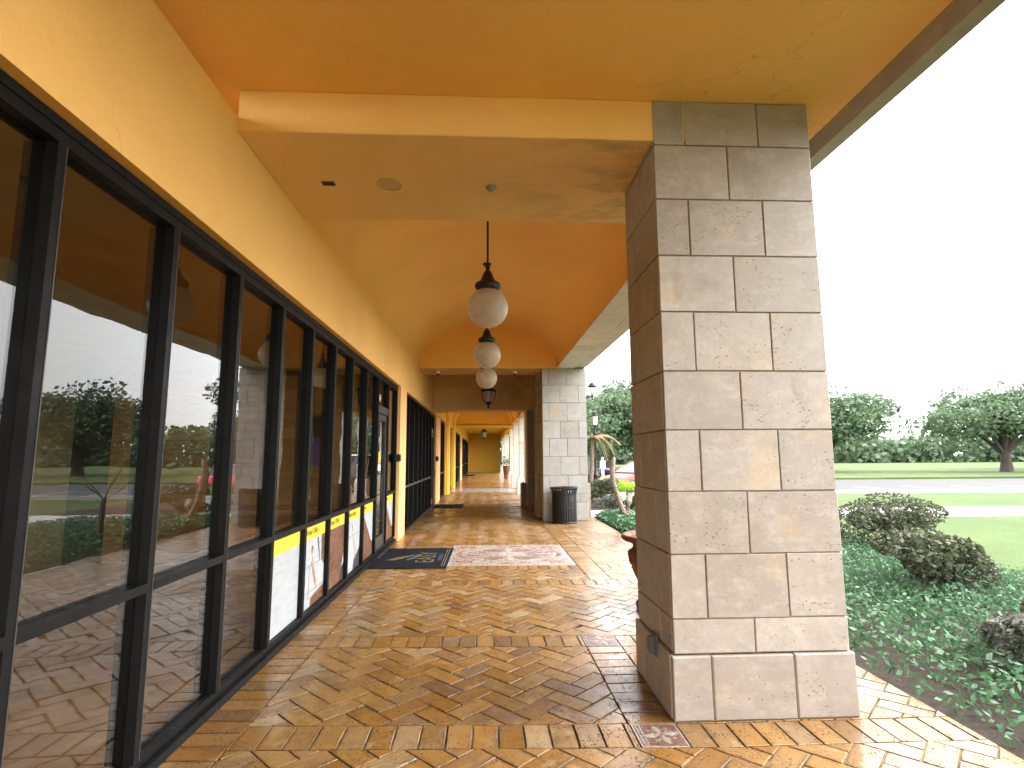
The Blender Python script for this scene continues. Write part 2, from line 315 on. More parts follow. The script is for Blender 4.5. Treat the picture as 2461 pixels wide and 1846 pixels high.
# ---------------------------------------------------------------- mesh helpers
LOC = {}
class MB:
    def __init__(s): s.v = []; s.f = []; s.uv = []; s.tint = []
    def face(s, pts, uv=None, tint=0.0):
        i = len(s.v); s.v += [tuple(p) for p in pts]; s.f.append(tuple(range(i, i + len(pts))))
        s.uv.append(uv or [(p[0], p[1]) for p in pts]); s.tint.append(tint)
    def box(s, x0, x1, y0, y1, z0, z1):
        i = len(s.v)
        s.v += [(x, y, z) for z in (z0, z1) for y in (y0, y1) for x in (x0, x1)]
        for f in ((0, 2, 3, 1), (4, 5, 7, 6), (0, 1, 5, 4), (2, 6, 7, 3), (0, 4, 6, 2), (1, 3, 7, 5)):
            s.f.append(tuple(i + k for k in f)); s.uv.append([(s.v[i + k][0], s.v[i + k][1]) for k in f]); s.tint.append(0)
        return s
    def prism(s, poly, z0, z1, ch=0.0, uv=None, tint=0.0, mapf=None):
        """poly: counter-clockwise 2-D outline; top chamfered by ch; mapf turns (a, b, h) into a point"""
        n = len(poly); g = mapf or (lambda a, b, h: (a, b, h)); i = len(s.v)
        cx = sum(p[0] for p in poly) / n; cy = sum(p[1] for p in poly) / n
        rings = [(poly, z0), (poly, z1 - ch), (poly, z1)]
        top = []
        for a, b in poly:
            d = math.hypot(a - cx, b - cy) or 1; k = max(0, 1 - ch * 1.3 / d); top.append((cx + (a - cx) * k, cy + (b - cy) * k))
        if ch: rings[2] = (top, z1)
        else: rings = [rings[0], rings[2]]
        uu = uv or (lambda a, b: (a, b))
        for pl, h in rings: s.v += [g(a, b, h) for a, b in pl]
        fl = [uu(a, b) for pl, h in rings for a, b in pl]
        for r in range(len(rings) - 1):
            for k in range(n):
                q = (r * n + k, r * n + (k + 1) % n, (r + 1) * n + (k + 1) % n, (r + 1) * n + k)
                s.f.append(tuple(i + x for x in q)); s.uv.append([fl[x] for x in q]); s.tint.append(tint)
        q = tuple((len(rings) - 1) * n + k for k in range(n)); s.f.append(tuple(i + x for x in q)); s.uv.append([fl[x] for x in q]); s.tint.append(tint)
        return s
    def lathe(s, prof, c=(0, 0, 0), seg=24, lobes=0, amp=0.0):
        i = len(s.v); n = len(prof)
        for r, z in prof:
            for k in range(seg):
                a = 2 * math.pi * k / seg; rr = r * (1 + (amp * math.cos(lobes * a) if lobes else 0))
                s.v.append((c[0] + rr * math.cos(a), c[1] + rr * math.sin(a), c[2] + z))
        for j in range(n - 1):
            for k in range(seg):
                f = (i + j * seg + k, i + j * seg + (k + 1) % seg, i + (j + 1) * seg + (k + 1) % seg, i + (j + 1) * seg + k)
                s.f.append(f); s.uv.append([(0, 0)] * 4); s.tint.append(0)
        return s
    def tube(s, pts, rad, seg=8):
        pts = [Vector(p) for p in pts]; i = len(s.v); n = len(pts)
        rad = rad if isinstance(rad, (list, tuple)) else [rad] * n
        for j, p in enumerate(pts):
            d = (pts[min(j + 1, n - 1)] - pts[max(j - 1, 0)]).normalized()
            a = d.cross(Vector((0, 0, 1)) if abs(d.z) < .9 else Vector((1, 0, 0))).normalized(); b = d.cross(a)
            for k in range(seg):
                t = 2 * math.pi * k / seg; s.v.append(tuple(p + (a * math.cos(t) + b * math.sin(t)) * rad[j]))
        for j in range(n - 1):
            for k in range(seg):
                s.f.append((i + j * seg + k, i + j * seg + (k + 1) % seg, i + (j + 1) * seg + (k + 1) % seg, i + (j + 1) * seg + k)); s.uv.append([(0, 0)] * 4); s.tint.append(0)
        for e in (0, n - 1):
            s.f.append(tuple(i + e * seg + k for k in range(seg))); s.uv.append([(0, 0)] * seg); s.tint.append(0)
        return s
    def leaf(s, c, size, d=None, asp=.5):
        d = Vector(d) if d else Vector((random.gauss(0, 1), random.gauss(0, 1), random.gauss(0, .7)))
        d = d.normalized(); w = d.cross(Vector((random.gauss(0, 1), random.gauss(0, 1), random.gauss(0, 1)))).normalized()
        c = Vector(c); a, b = d * size * .5, w * size * asp * .5
        s.face([c - a, c + b - a * .1, c + a, c - b - a * .1])
    def build(s, name, mat, parent=None, smooth=False, local=False, uvs=False):
        me = bpy.data.meshes.new(name)
        v = s.v
        if parent is not None and not local:
            L = LOC.get(parent.name, (0, 0, 0)); v = [(a - L[0], b - L[1], c - L[2]) for a, b, c in v]
        me.from_pydata(v, [], s.f)
        if uvs:
            u = me.uv_layers.new(name='UVMap'); flat = [c for f in s.uv for p in f for c in p]; u.data.foreach_set('uv', flat)
            at = me.attributes.new('tint', 'FLOAT', 'FACE'); at.data.foreach_set('value', s.tint)
        me.materials.append(mat)
        if smooth: me.shade_smooth()
        me.update()
        return link(name, me, parent)
def link(name, data, parent=None):
    o = bpy.data.objects.new(name, data); COL.objects.link(o)
    if parent is not None: o.parent = parent; LOC[o.name] = LOC.get(parent.name, (0, 0, 0))
    return o
def thing(name, label, cat, loc=(0, 0, 0), group=None, rz=0.0):
    o = bpy.data.objects.new(name, None); COL.objects.link(o); o.location = loc; o.rotation_euler = (0, 0, rz); o.empty_display_size = .2
    LOC[o.name] = tuple(loc); o['label'] = label; o['category'] = cat
    if group: o['group'] = group
    return o
def struct(o, label=None):
    o['kind'] = 'structure'
    if label: o['label'] = label
    return o
def stuff(o): o['kind'] = 'stuff'; return o
def copy_tree(o, loc=None, label=None, parent=None, rz=None, scale=None):
    c = o.copy(); COL.objects.link(c); LOC[c.name] = tuple(loc) if loc else LOC.get(o.name, (0, 0, 0))
    if parent is not None: c.parent = parent
    if loc is not None: c.location = loc
    if rz is not None: c.rotation_euler = (0, 0, rz)
    if scale is not None: c.scale = (scale,) * 3
    if label: c['label'] = label
    for ch in list(o.children): copy_tree(ch, parent=c)
    return c
def bx(name, mat, parent, *b):
    return MB().box(*b).build(name, mat, parent)
def text(body, name, mat, parent, loc, rot, size, ext=.001, align='CENTER', sx=1.0):
    cu = bpy.data.curves.new(name, 'FONT'); cu.body = body; cu.size = size; cu.extrude = ext; cu.align_x = align; cu.align_y = 'CENTER'
    tmp = bpy.data.objects.new(name, cu); COL.objects.link(tmp)
    me = bpy.data.meshes.new_from_object(tmp.evaluated_get(bpy.context.evaluated_depsgraph_get())); bpy.data.objects.remove(tmp)
    me.name = name; me.materials.clear(); me.materials.append(mat); o = link(name, me, parent)
    L = LOC.get(parent.name, (0, 0, 0)) if parent is not None else (0, 0, 0)
    o.location = (loc[0] - L[0], loc[1] - L[1], loc[2] - L[2]); o.rotation_euler = rot; o.scale = (sx, 1, 1)
    return o
def clip(poly, x0, x1, y0, y1):
    for ax, lim, sg in ((0, x0, 1), (0, x1, -1), (1, y0, 1), (1, y1, -1)):
        out = []
        for i, p in enumerate(poly):
            q = poly[(i + 1) % len(poly)]; a = (p[ax] - lim) * sg; b = (q[ax] - lim) * sg
            if a >= 0: out.append(p)
            if a * b < 0:
                t = a / (a - b); out.append((p[0] + (q[0] - p[0]) * t, p[1] + (q[1] - p[1]) * t))
        poly = out
        if len(poly) < 3: return []
    return poly
def area(poly): return .5 * sum(poly[i][0] * poly[(i + 1) % len(poly)][1] - poly[(i + 1) % len(poly)][0] * poly[i][1] for i in range(len(poly)))

# ---------------------------------------------------------------- ground outside
bx('ground', M['lawn'], None, -160, 400, -120, 420, -.6, -.12)['kind'] = 'structure'
bx('garden_bed', M['mulch'], None, 2.93, 7.2, -9, 15.2, -.12, -.03)['kind'] = 'structure'
bx('garden_bed', M['mulch'], None, 2.93, 9.5, 17.05, 24.0, -.12, -.035)['kind'] = 'structure'
bx('path', M['concrete'], None, 2.93, 60, 15.25, 17.0, -.12, -.02)['kind'] = 'structure'
rd = bx('road', M['asphalt'], None, 7.6, 200, 24.6, 37.5, -.12, -.09); rd['kind'] = 'structure'
kb = MB(); 
for k in range(40): kb.box(3.2 + k * 1.5, 4.685 + k * 1.5, 24.35, 24.55, -.12, .04)
struct(kb.build('kerb', M['kerb']))
kb = MB()
for k in range(12): kb.box(9 + k * 2.75, 9.1 + k * 2.75, 25, 29.5, -.088, -.084)
struct(kb.build('parking_lines', M['paint']))
far_lawn = bx('lawn', M['lawn'], None, 4.5, 260, 38, 300, -.12, .02); far_lawn['kind'] = 'structure'

# ---------------------------------------------------------------- floor: pavers
floor = bx('floor', M['joint'], None, -1.9, 2.9, -8, 26.0, -.14, -.0085); floor['kind'] = 'structure'
SH = lambda a, b: (a, b - .045 * (max(-1.8, min(a, 1.4)) - 1.02))        # courses are laid a little out of square
Wm, GAP = .1525, .0058
bricks = []                                                               # (outline, direction, centre)
def add_brick(poly, ang, x0, x1, y0, y1):
    q = clip(poly, x0, x1, y0, y1)
    if len(q) < 3 or area(q) < .0022: return
    n = len(q); cx = sum(p[0] for p in q) / n; cy = sum(p[1] for p in q) / n
    bricks.append(([SH(*p) for p in q], ang, SH(cx, cy), abs(area(q) - 2 * Wm * Wm) < 1e-4))
def herring(x0, x1, y0, y1, ox=.07, oy=4.279):
    s = Wm / math.sqrt(2)
    tr = lambda u, v: ((u - v) * s + ox - 2 * s, (u + v) * s + oy - 4 * s)
    n = int((y1 - y0 + x1 - x0) / Wm) + 40
    i0 = int((y0 - oy) / (2 * s)) - 12; i1 = int((y1 - oy) / (2 * s)) + 12
    j0 = int((x0 - ox) / (4 * s)) - 6; j1 = int((x1 - ox) / (4 * s)) + 6
    for i in range(i0, i1):
        for j in range(j0, j1):
            bu, bv = i + 2 * j, i - 2 * j
            for rect, ang in (((0, 2, 0, 1), R(45)), ((2, 3, -1, 1), R(135))):
                a, b, c, d = rect
                add_brick([tr(bu + a, bv + c), tr(bu + b, bv + c), tr(bu + b, bv + d), tr(bu + a, bv + d)], ang, x0, x1, y0, y1)
def row_x(x0, x1, y0, y1, phase=-.9880):
    k0 = int((x0 - phase) / Wm) - 2
    for k in range(k0, k0 + int((x1 - x0) / Wm) + 5):
        a = phase + k * Wm
        add_brick([(a, y0), (a + Wm, y0), (a + Wm, y1), (a, y1)], R(90), x0, x1, y0, y1)
def row_y(x0, x1, y0, y1):
    k = 0
    while y0 + k * Wm < y1:
        a = y0 + k * Wm; add_brick([(x0, a), (x1, a), (x1, a + Wm), (x0, a + Wm)], 0, x0, x1, y0, y1); k += 1
XL, XR = -1.455, 2.9
row_y(-1.755, XL, -2, 25.8)
herring(XL, XR, -2, 3.293)
row_x(XL, .885, 3.293, 3.573); row_x(1.165, XR, 3.293, 3.573, 1.165)
herring(XL, .875, 3.573, 4.963); row_y(.875, 1.18, 3.573, 4.963); herring(1.18, XR, 3.573, 4.963)
row_x(XL, .875, 4.963, 5.25, -.991); row_x(1.175, XR, 4.963, 5.25, 1.175)
herring(XL, XR, 5.25, 7.268)
row_x(XL, XR, 7.268, 7.535, -1.004)
herring(XL, 1.39, 7.535, 8.255); row_y(1.39, 1.69, 7.535, 14.1); herring(1.69, XR, 7.535, 8.255)
row_x(XL, 1.39, 8.255, 8.53, -.58); row_x(1.69, XR, 8.255, 8.53, 1.69)
herring(XL, -.58, 8.53, 10.46); herring(1.69, XR, 8.53, 10.46)
row_x(XL, 1.39, 10.46, 10.74, -.352); row_x(1.69, XR, 10.46, 10.74, 1.69)
herring(XL, 1.39, 10.74, 14.1); herring(1.69, XR, 10.74, 14.1)
row_x(XL, XR, 14.1, 14.38); herring(XL, 1.39, 14.38, 18.2); herring(1.39, XR, 14.38, 18.2)
row_x(XL, XR, 18.2, 18.48); herring(XL, XR, 18.48, 25.6)
def inset(poly, g, jit=0.0, sub=1):
    n = len(poly); cx = sum(p[0] for p in poly) / n; cy = sum(p[1] for p in poly) / n; out = []
    ins = []
    for i in range(n):
        p0, p1, p2 = Vector(poly[i - 1]), Vector(poly[i]), Vector(poly[(i + 1) % n])
        e1, e2 = (p1 - p0), (p2 - p1)
        if e1.length < 1e-6 or e2.length < 1e-6: ins.append(tuple(p1)); continue
        e1.normalize(); e2.normalize()
        n1, n2 = Vector((-e1.y, e1.x)), Vector((-e2.y, e2.x)); b = n1 + n2
        k = g / max(.35, b.length_squared / 2); q = p1 + b * k * .5 * 2 / max(1, b.length_squared / 2) if False else p1 + b * (g / max(.5, 1 + n1.dot(n2)))
        ins.append((q.x, q.y))
    for i in range(n):
        a, b = ins[i], ins[(i + 1) % n]
        for k in range(sub):
            t = k / sub; out.append((a[0] + (b[0] - a[0]) * t + random.gauss(0, jit), a[1] + (b[1] - a[1]) * t + random.gauss(0, jit)))
    return out
def weight(b):
    ps = [pix((p[0], p[1], 0)) for p in b[0]]
    if any(q is None for q in ps): return 0
    c = pix((b[2][0], b[2][1], 0))
    if not (0 < c[0] < 2461 and 0 < c[1] < 1846): return 0
    if b[2][0] > 1.18 and b[2][1] > 3.6 and c[0] > 1530: return 0        # behind the pillar
    return abs(area(ps))
order = sorted(bricks, key=weight, reverse=True)
variants = []
for k in range(6):
    q = inset([(-Wm, -Wm / 2), (Wm, -Wm / 2), (Wm, Wm / 2), (-Wm, Wm / 2)], GAP, .0017, 2)
    m = MB().prism(q, -.02, 0, .0022); o = m.build('paver', M['paver'], uvs=True); variants.append(o.data); bpy.data.objects.remove(o)
rest = MB()
for i, (poly, ang, c, full) in enumerate(order):
    dz = random.gauss(0, .0011)
    if i < 300:
        if full:
            o = link('paver', random.choice(variants), floor); o.location = (c[0], c[1], dz)
            o.rotation_euler = (random.gauss(0, .0035), random.gauss(0, .0035), ang + random.choice((0, math.pi)) + random.gauss(0, .006))
        else:
            ca, sa = math.cos(-ang), math.sin(-ang)
            lp = [((p[0] - c[0]) * ca - (p[1] - c[1]) * sa, (p[0] - c[0]) * sa + (p[1] - c[1]) * ca) for p in poly]
            o = MB().prism(inset(lp, GAP, .001, 2), -.02, 0, .002).build('paver', M['paver'], uvs=True)
            o.parent = floor; o.location = (c[0], c[1], dz); o.rotation_euler = (random.gauss(0, .003), random.gauss(0, .003), ang)
    else:
        ca, sa = math.cos(-ang), math.sin(-ang); tx, ty = random.gauss(0, .003), random.gauss(0, .003)
        uvf = lambda a, b, c=c, ca=ca, sa=sa: ((a - c[0]) * ca - (b - c[1]) * sa, (a - c[0]) * sa + (b - c[1]) * ca)
        rest.prism(inset(poly, GAP), -.02, dz, .002, uvf, random.random(), lambda a, b, h, c=c, tx=tx, ty=ty: (a, b, h + (a - c[0]) * tx + (b - c[1]) * ty))
stuff(rest.build('paver', M['paver_far'], floor, uvs=True))
struct(bx('floor_band', M['grayband'], None, -1.7, 1.4, 26.0, 28.9, -.14, 0))
struct(bx('far_floor', M['farfloor'], None, -1.9, 1.9, 28.9, 60, -.14, -.001))
struct(bx('far_floor', M['farfloor'], None, 1.4, 2.4, 26.0, 28.9, -.14, -.001))

# mosaic panels set in the floor
def ring(mb, cx, cy, rx, ry, w, z, n=40, a0=0, a1=2 * math.pi):
    for k in range(n):
        t0 = a0 + (a1 - a0) * k / n; t1 = a0 + (a1 - a0) * (k + 1) / n
        q = []
        for t, s in ((t0, 0), (t1, 0), (t1, 1), (t0, 1)):
            q.append((cx + (rx - w * s) * math.cos(t), cy + (ry - w * s) * math.sin(t)))
        q = [SH(*p) for p in q]; q = q[::-1]
        if area(q) < 0: q = q[::-1]
        mb.prism(q, z - .004, z)
def petal(mb, cx, cy, ang, r0, r1, w, z, n=8):
    pts = []
    for k in range(n + 1):
        t = k / n; r = r0 + (r1 - r0) * t; h = w * math.sin(math.pi * t) ** .8; pts.append((r, -h))
    for k in range(n - 1, 0, -1):
        t = k / n; r = r0 + (r1 - r0) * t; pts.append((r, w * math.sin(math.pi * t) ** .8))
    ca, sa = math.cos(ang), math.sin(ang)
    mb.prism([SH(cx + a * ca - b * sa, cy + a * sa + b * ca) for a, b in pts], z - .004, z)
def small_mosaic(x0, x1, y0, y1, label):
    t = thing('floor_mosaic', label, 'floor mosaic', (x0, y0, 0))
    P = lambda a, b, c, d, z: MB().prism([SH(a, c), SH(b, c), SH(b, d), SH(a, d)], -.02, z)
    P(x0 + .004, x1 - .004, y0 + .004, y1 - .004, 0).build('border', M['tcream'], t)
    P(x0 + .016, x1 - .016, y0 + .016, y1 - .016, .0012).build('field', M['tred'], t)
    for k in range(3):
        a = x0 + .024 + k * .011; P(a, a + .004, y0 + .018, y1 - .018, .0026).build('stripe', M['twhite'], t)
    cx, cy, s = (x0 + x1) / 2 + .012, (y0 + y1) / 2, (x1 - x0)
    for k in range(8):
        mb = MB(); petal(mb, cx, cy, math.pi / 4 * k + .2, .03 * s, (.40 if k % 2 == 0 else .33) * s, (.085 if k % 2 == 0 else .06) * s, .0026); f = mb.build('petal', M['tcream'], t)
        mb = MB(); petal(mb, cx, cy, math.pi / 4 * k + .2, .08 * s, (.34 if k % 2 == 0 else .27) * s, (.05 if k % 2 == 0 else .034) * s, .004); mb.build('petal_core', M['tgreen' if k % 2 == 0 else 'tred'], f)
small_mosaic(.885, 1.165, 3.293, 3.573, 'small dark red floor mosaic with a pale eight-petal flower at the near pillar foot')
small_mosaic(.875, 1.175, 4.963, 5.25, 'small floor mosaic washed pale by reflection just behind the near pillar')
t = thing('floor_mosaic', 'large pink and grey arabesque floor mosaic beside the black doormat', 'floor mosaic', (-.58, 8.53, 0))
mx0, mx1, my0, my1 = -.58, 1.38, 8.53, 10.46; mcx, mcy = (mx0 + mx1) / 2, (my0 + my1) / 2
P = lambda a, b, c, d, z: MB().prism([SH(a, c), SH(b, c), SH(b, d), SH(a, d)], -.02, z)
P(mx0 + .004, mx1 - .004, my0 + .004, my1 - .004, 0).build('border', M['twhite'], t)
P(mx0 + .05, mx1 - .05, my0 + .05, my1 - .05, .0012).build('field', M['tblush'], t)
def one(nm, mat, fn, *a):
    mb = MB(); fn(mb, *a); mb.build(nm, M[mat], t)
one('ring', 'twhite', ring, mcx, mcy, .80, .62, .045, .003, 60); one('ring', 'twhite', ring, mcx, mcy, .93, .90, .03, .003, 60)
for sx in (-1, 1): one('ring', 'tpink', ring, mcx + sx * .62, mcy, .26, .36, .05, .0034, 30)
for sy in (-1, 1): one('ring', 'tpink', ring, mcx, mcy + sy * .40, .36, .20, .045, .0034, 30)
for sy in (-1, 1):
    for sx in (-1, 1): one('petal', 'tgrey', petal, mcx + sx * .04, mcy + sy * .36, math.pi / 2 - sx * math.pi / 2, .02, .40, .12, .004)
for sx in (-1, 1):
    for d in (-.3, .3): one('petal', 'tgrey', petal, mcx + sx * .28, mcy, (0 if sx > 0 else math.pi) + d, .02, .46, .075, .004)
for k in range(8): one('petal', 'twhite', petal, mcx, mcy, math.pi / 4 * k, .05, .24, .055, .005)
for sy in (-1, 1): one('petal', 'twhite', petal, mcx, mcy + sy * .36, math.pi / 2 * sy, -.12, .24, .06, .005)
for sx in (-1, 1): one('petal', 'twhite', petal, mcx + sx * .42, mcy, 0 if sx > 0 else math.pi, -.1, .36, .05, .005)
for sx in (-1, 1):
    for sy in (-1, 1):
        for k in range(5): one('scroll', 'tpink', petal, mcx + sx * .70, mcy + sy * .66, math.pi * .4 * k + .4, .02, .17, .045, .004)
        one('scroll', 'twhite', ring, mcx + sx * .42, mcy + sy * .72, .18, .13, .03, .004, 20)
for k in range(40):
    a = random.uniform(0, 2 * math.pi); r = random.uniform(.68, .9); one('scroll', 'tgrey', petal, mcx + r * math.cos(a), mcy + r * math.sin(a), a + 1.2, -.05, .06, .02, .0045)

# ---------------------------------------------------------------- walls, ceilings, beams
struct(bx('wall', M['ceiling'], None, -1.97, -1.70, -8, 19.6, 3.04, 3.95))
struct(bx('wall', M['far'], None, -1.97, -1.70, 19.6, 59, 3.09, 3.45))
for y0, y1, m in ((11.13, 12.0, 'pier'), (19.2, 21.1, 'pier'), (23.95, 24.3, 'far'), (31.0, 31.45, 'far'), (38.5, 41.0, 'pier'), (57.2, 59.0, 'far')):
    struct(bx('wall_pier', M[m], None, -1.97, -1.70, y0, y1, 0, 3.04 if y0 < 20 else 3.09))
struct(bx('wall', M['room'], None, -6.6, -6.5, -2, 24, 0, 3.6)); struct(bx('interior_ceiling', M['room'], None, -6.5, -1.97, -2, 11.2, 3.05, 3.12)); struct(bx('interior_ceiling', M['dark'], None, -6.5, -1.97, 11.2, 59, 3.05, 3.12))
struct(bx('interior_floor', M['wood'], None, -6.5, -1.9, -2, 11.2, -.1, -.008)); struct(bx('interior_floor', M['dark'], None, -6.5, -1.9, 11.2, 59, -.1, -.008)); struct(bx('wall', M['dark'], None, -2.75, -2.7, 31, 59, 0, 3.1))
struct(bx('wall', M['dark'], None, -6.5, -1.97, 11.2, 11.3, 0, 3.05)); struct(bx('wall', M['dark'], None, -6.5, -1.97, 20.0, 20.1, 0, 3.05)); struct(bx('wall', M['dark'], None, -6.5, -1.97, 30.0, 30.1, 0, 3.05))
iw = struct(bx('interior_wall', M['dark'], None, -6.5, -1.9, 9.05, 9.13, 0, 3.05))
for k in range(14):
    m = MB(); m.prism([(-5.9, .02 + k * .21), (-1.95, .02 + k * .21), (-1.95, .225 + k * .21), (-5.9, .225 + k * .21)], 0, .02, .004, mapf=lambda a, b, h: (a, 9.05 - h, b)); m.build('plank', M['wood'], iw)
struct(bx('flat_ceiling', M['ceiling'], None, -1.97, 2.62, -8, 4.4, 4.155, 4.35))
struct(bx('ceiling_fascia', M['stone_plain'], None, 2.62, 2.74, -8, 4.6, 4.0, 5.5))
bm1 = struct(bx('near_beam', M['ceiling'], None, -1.70, 1.87, 3.60, 5.0, 3.857, 4.152)); bx('beam_soffit_bounce', M['beam'], bm1, -1.698, 1.868, 3.602, 4.998, 3.851, 3.8565)  # thin underside slab whose paler colour stands in for floor bounce light
roof = struct(bx('roof', M['stone_plain'], None, -6.6, 2.75, -8, 60, 5.55, 5.75))
def vault(name, mat, xa, xb, zs, rise, y0, y1, seg=40, ysub=1):
    cx, a = (xa + xb) / 2, (xb - xa) / 2; m = MB()
    pr = [(cx - a * math.cos(math.pi * k / seg), zs + rise * math.sin(math.pi * k / seg)) for k in range(seg + 1)]
    i = len(m.v)
    for y in (y0, y1): m.v += [(x, y, z) for x, z in pr]
    for k in range(seg):
        m.f.append((k, seg + 1 + k, seg + 2 + k, k + 1)); m.uv.append([(0, 0)] * 4); m.tint.append(0)
    return struct(m.build(name, mat, None, smooth=True)), pr
def lunette(name, mat, pr, y, th=.06):
    m = MB(); n = len(pr); zs = pr[0][1] - .02
    out = [(pr[0][0] - .02, zs)] + [(x, z + .02) for x, z in pr] + [(pr[-1][0] + .02, zs)]
    m.face([(x, y, z) for x, z in out]); m.face([(x, y + th, z) for x, z in reversed(out)])
    return struct(m.build(name, mat))
_, pr1 = vault('vault_ceiling', M['ceiling'], -1.702, 1.858, 3.93, 1.14, 4.98, 14.2)
lunette('vault_end_wall', M['ceiling'], pr1, 14.15)
lunette('vault_end_wall', M['ceiling'], pr1, 4.93)
struct(bx('middle_beam', M['beam'], None, -1.70, 1.86, 14.152, 15.36, 3.907, 4.6))
struct(bx('cross_bay_ceiling', M['beam'], None, -1.95, 2.2, 15.36, 18.33, 4.9, 5.0)); struct(bx('wall', M['beam'], None, -1.96, -1.701, 15.36, 18.4, 3.94, 4.9))
struct(bx('wall', M['stone_plain'], None, 2.0, 2.3, 15.8, 18.35, -.1, 4.9))
b3 = struct(bx('far_beam', M['beam'], None, -1.70, 2.2, 18.32, 19.55, 3.175, 4.9))
struct(bx('far_beam_ledge', M['beam'], None, -1.70, 1.98, 18.27, 18.32, 3.862, 3.925))
_, pr2 = vault('far_vault_ceiling', M['far'], -1.702, 1.5, 3.40, 1.2, 19.55, 31.0)
for y0, y1 in ((24.1, 25.75), (28.9, 30.5)):
    m = MB(); pr = pr2; n = len(pr); cx = -.1; prof = []
    for x, z in pr:
        prof.append(((x - cx) * .955 + cx, 3.40 + (z - 3.40) * .93))
    for k in range(n - 1):
        (a, b), (c, d) = prof[k], prof[k + 1]; (e, f), (g, h) = pr[k], pr[k + 1]
        m.face([(a, y0, b), (a, y1, b), (c, y1, d), (c, y0, d)]); m.face([(a, y0, b), (c, y0, d), (g, y0, h + .03), (e, y0, f + .03)]); m.face([(a, y1, b), (e, y1, f + .03), (g, y1, h + .03), (c, y1, d)])
    m.box(-1.75, -1.629, y0, y1, 0, 3.40)
    m.box(-1.75, -1.6, y0 + .4, y1 - .4, 0, 3.40)
    struct(m.build('arched_rib', M['far']))
lunette('far_vault_end_wall', M['far'], pr2, 31.0)
struct(bx('far_lintel', M['far'], None, -1.70, 1.5, 31.0, 31.9, 3.27, 3.42))
struct(bx('far_flat_ceiling', M['far'], None, -1.97, 2.2, 31.9, 59, 3.95, 4.05)); struct(bx('wall', M['far'], None, -1.96, -1.702, 31.9, 59, 3.45, 4.0))
struct(bx('end_wall', M['far'], None, -2.2, 1.62, 59.0, 59.2, -.1, 4.4))
struct(bx('colonnade_lintel', M['far'], None, 1.5, 2.05, 19.55, 59, 3.40, 5.5))

# ---------------------------------------------------------------- stone pillars
FM = {'-Y': lambda c, T: (lambda a, b, h: (a, c + T - h, b)), '+Y': lambda c, T: (lambda a, b, h: (-a, c - T + h, b)),
      '-X': lambda c, T: (lambda a, b, h: (c + T - h, -a, b)), '+X': lambda c, T: (lambda a, b, h: (c - T + h, a, b)),
      '-Z': lambda c, T: (lambda a, b, h: (a, -b, c + T - h))}
def clad(root, face, c, a0, a1, rows, mat, gap=.0085, name='stone_block', T=.03, ch=.004):
    """rows: list of (b0, b1, [joint positions along a])"""
    f = FM[face](c, T); flip = face in ('-X', '+Y')
    for b0, b1, js in rows:
        ed = [a0] + sorted(j for j in js if a0 + .03 < j < a1 - .03) + [a1]
        for u, v in zip(ed, ed[1:]):
            if flip: u, v = -v, -u
            g = gap / 2; j = lambda: random.gauss(0, .0012); e = random.gauss(0, .0010)
            q = [(u + g + j(), b0 + g + j()), (v - g + j(), b0 + g + j()), (v - g + j(), b1 - g + j()), (u + g + j(), b1 - g + j())]
            m = MB(); m.prism(q, 0, T + e, ch, mapf=f); m.build(name, mat, root)
def pillar(label, x0, x1, y0, y1, zs, base, bo, fr, sd_, mat, T=.03):
    r = thing('stone_pillar', label, 'pillar', ((x0 + x1) / 2, (y0 + y1) / 2, 0))
    i = .012
    bx('core', M['mortar'], r, x0 + i, x1 - i, y0 + i, y1 - i, base, zs[-1]); bx('base_core', M['mortar'], r, x0 - bo + i, x1 + bo - i, y0 - bo + i, y1 + bo - i, -.1, base - .01)
    rows = [(zs[k], zs[k + 1], fr[(k + 1) % 2]) for k in range(len(zs) - 1)]; rows_s = [(zs[k], zs[k + 1], sd_[(k + 1) % 2]) for k in range(len(zs) - 1)]
    clad(r, '-Y', y0, x0, x1, rows, mat); clad(r, '+Y', y1, x0, x1, rows, mat)
    clad(r, '-X', x0, y0 + T, y1 - T, rows_s, mat); clad(r, '+X', x1, y0 + T, y1 - T, rows_s, mat)
    X0, X1, Y0, Y1 = x0 - bo, x1 + bo, y0 - bo, y1 + bo
    for f, c, a0, a1, js in (('-Y', Y0, X0, X1, fr[0]), ('+Y', Y1, X0, X1, fr[0]), ('-X', X0, Y0 + T, Y1 - T, sd_[0]), ('+X', X1, Y0 + T, Y1 - T, sd_[0])):
        clad(r, f, c, a0, a1, [(0.0, base, js)], mat, ch=.008, name='base_block')
    return r
P1 = pillar('tall cream travertine block pillar filling the near side, carrying the near beam', 1.186, 2.33, 3.592, 4.41,
            [.392, .60, .998, 1.395, 1.797, 2.192, 2.60, 3.00, 3.411, 3.815, 4.153], .388, .022,
            ([1.417, 1.95], [1.715]), ([4.18], [3.85]), M['stone'])
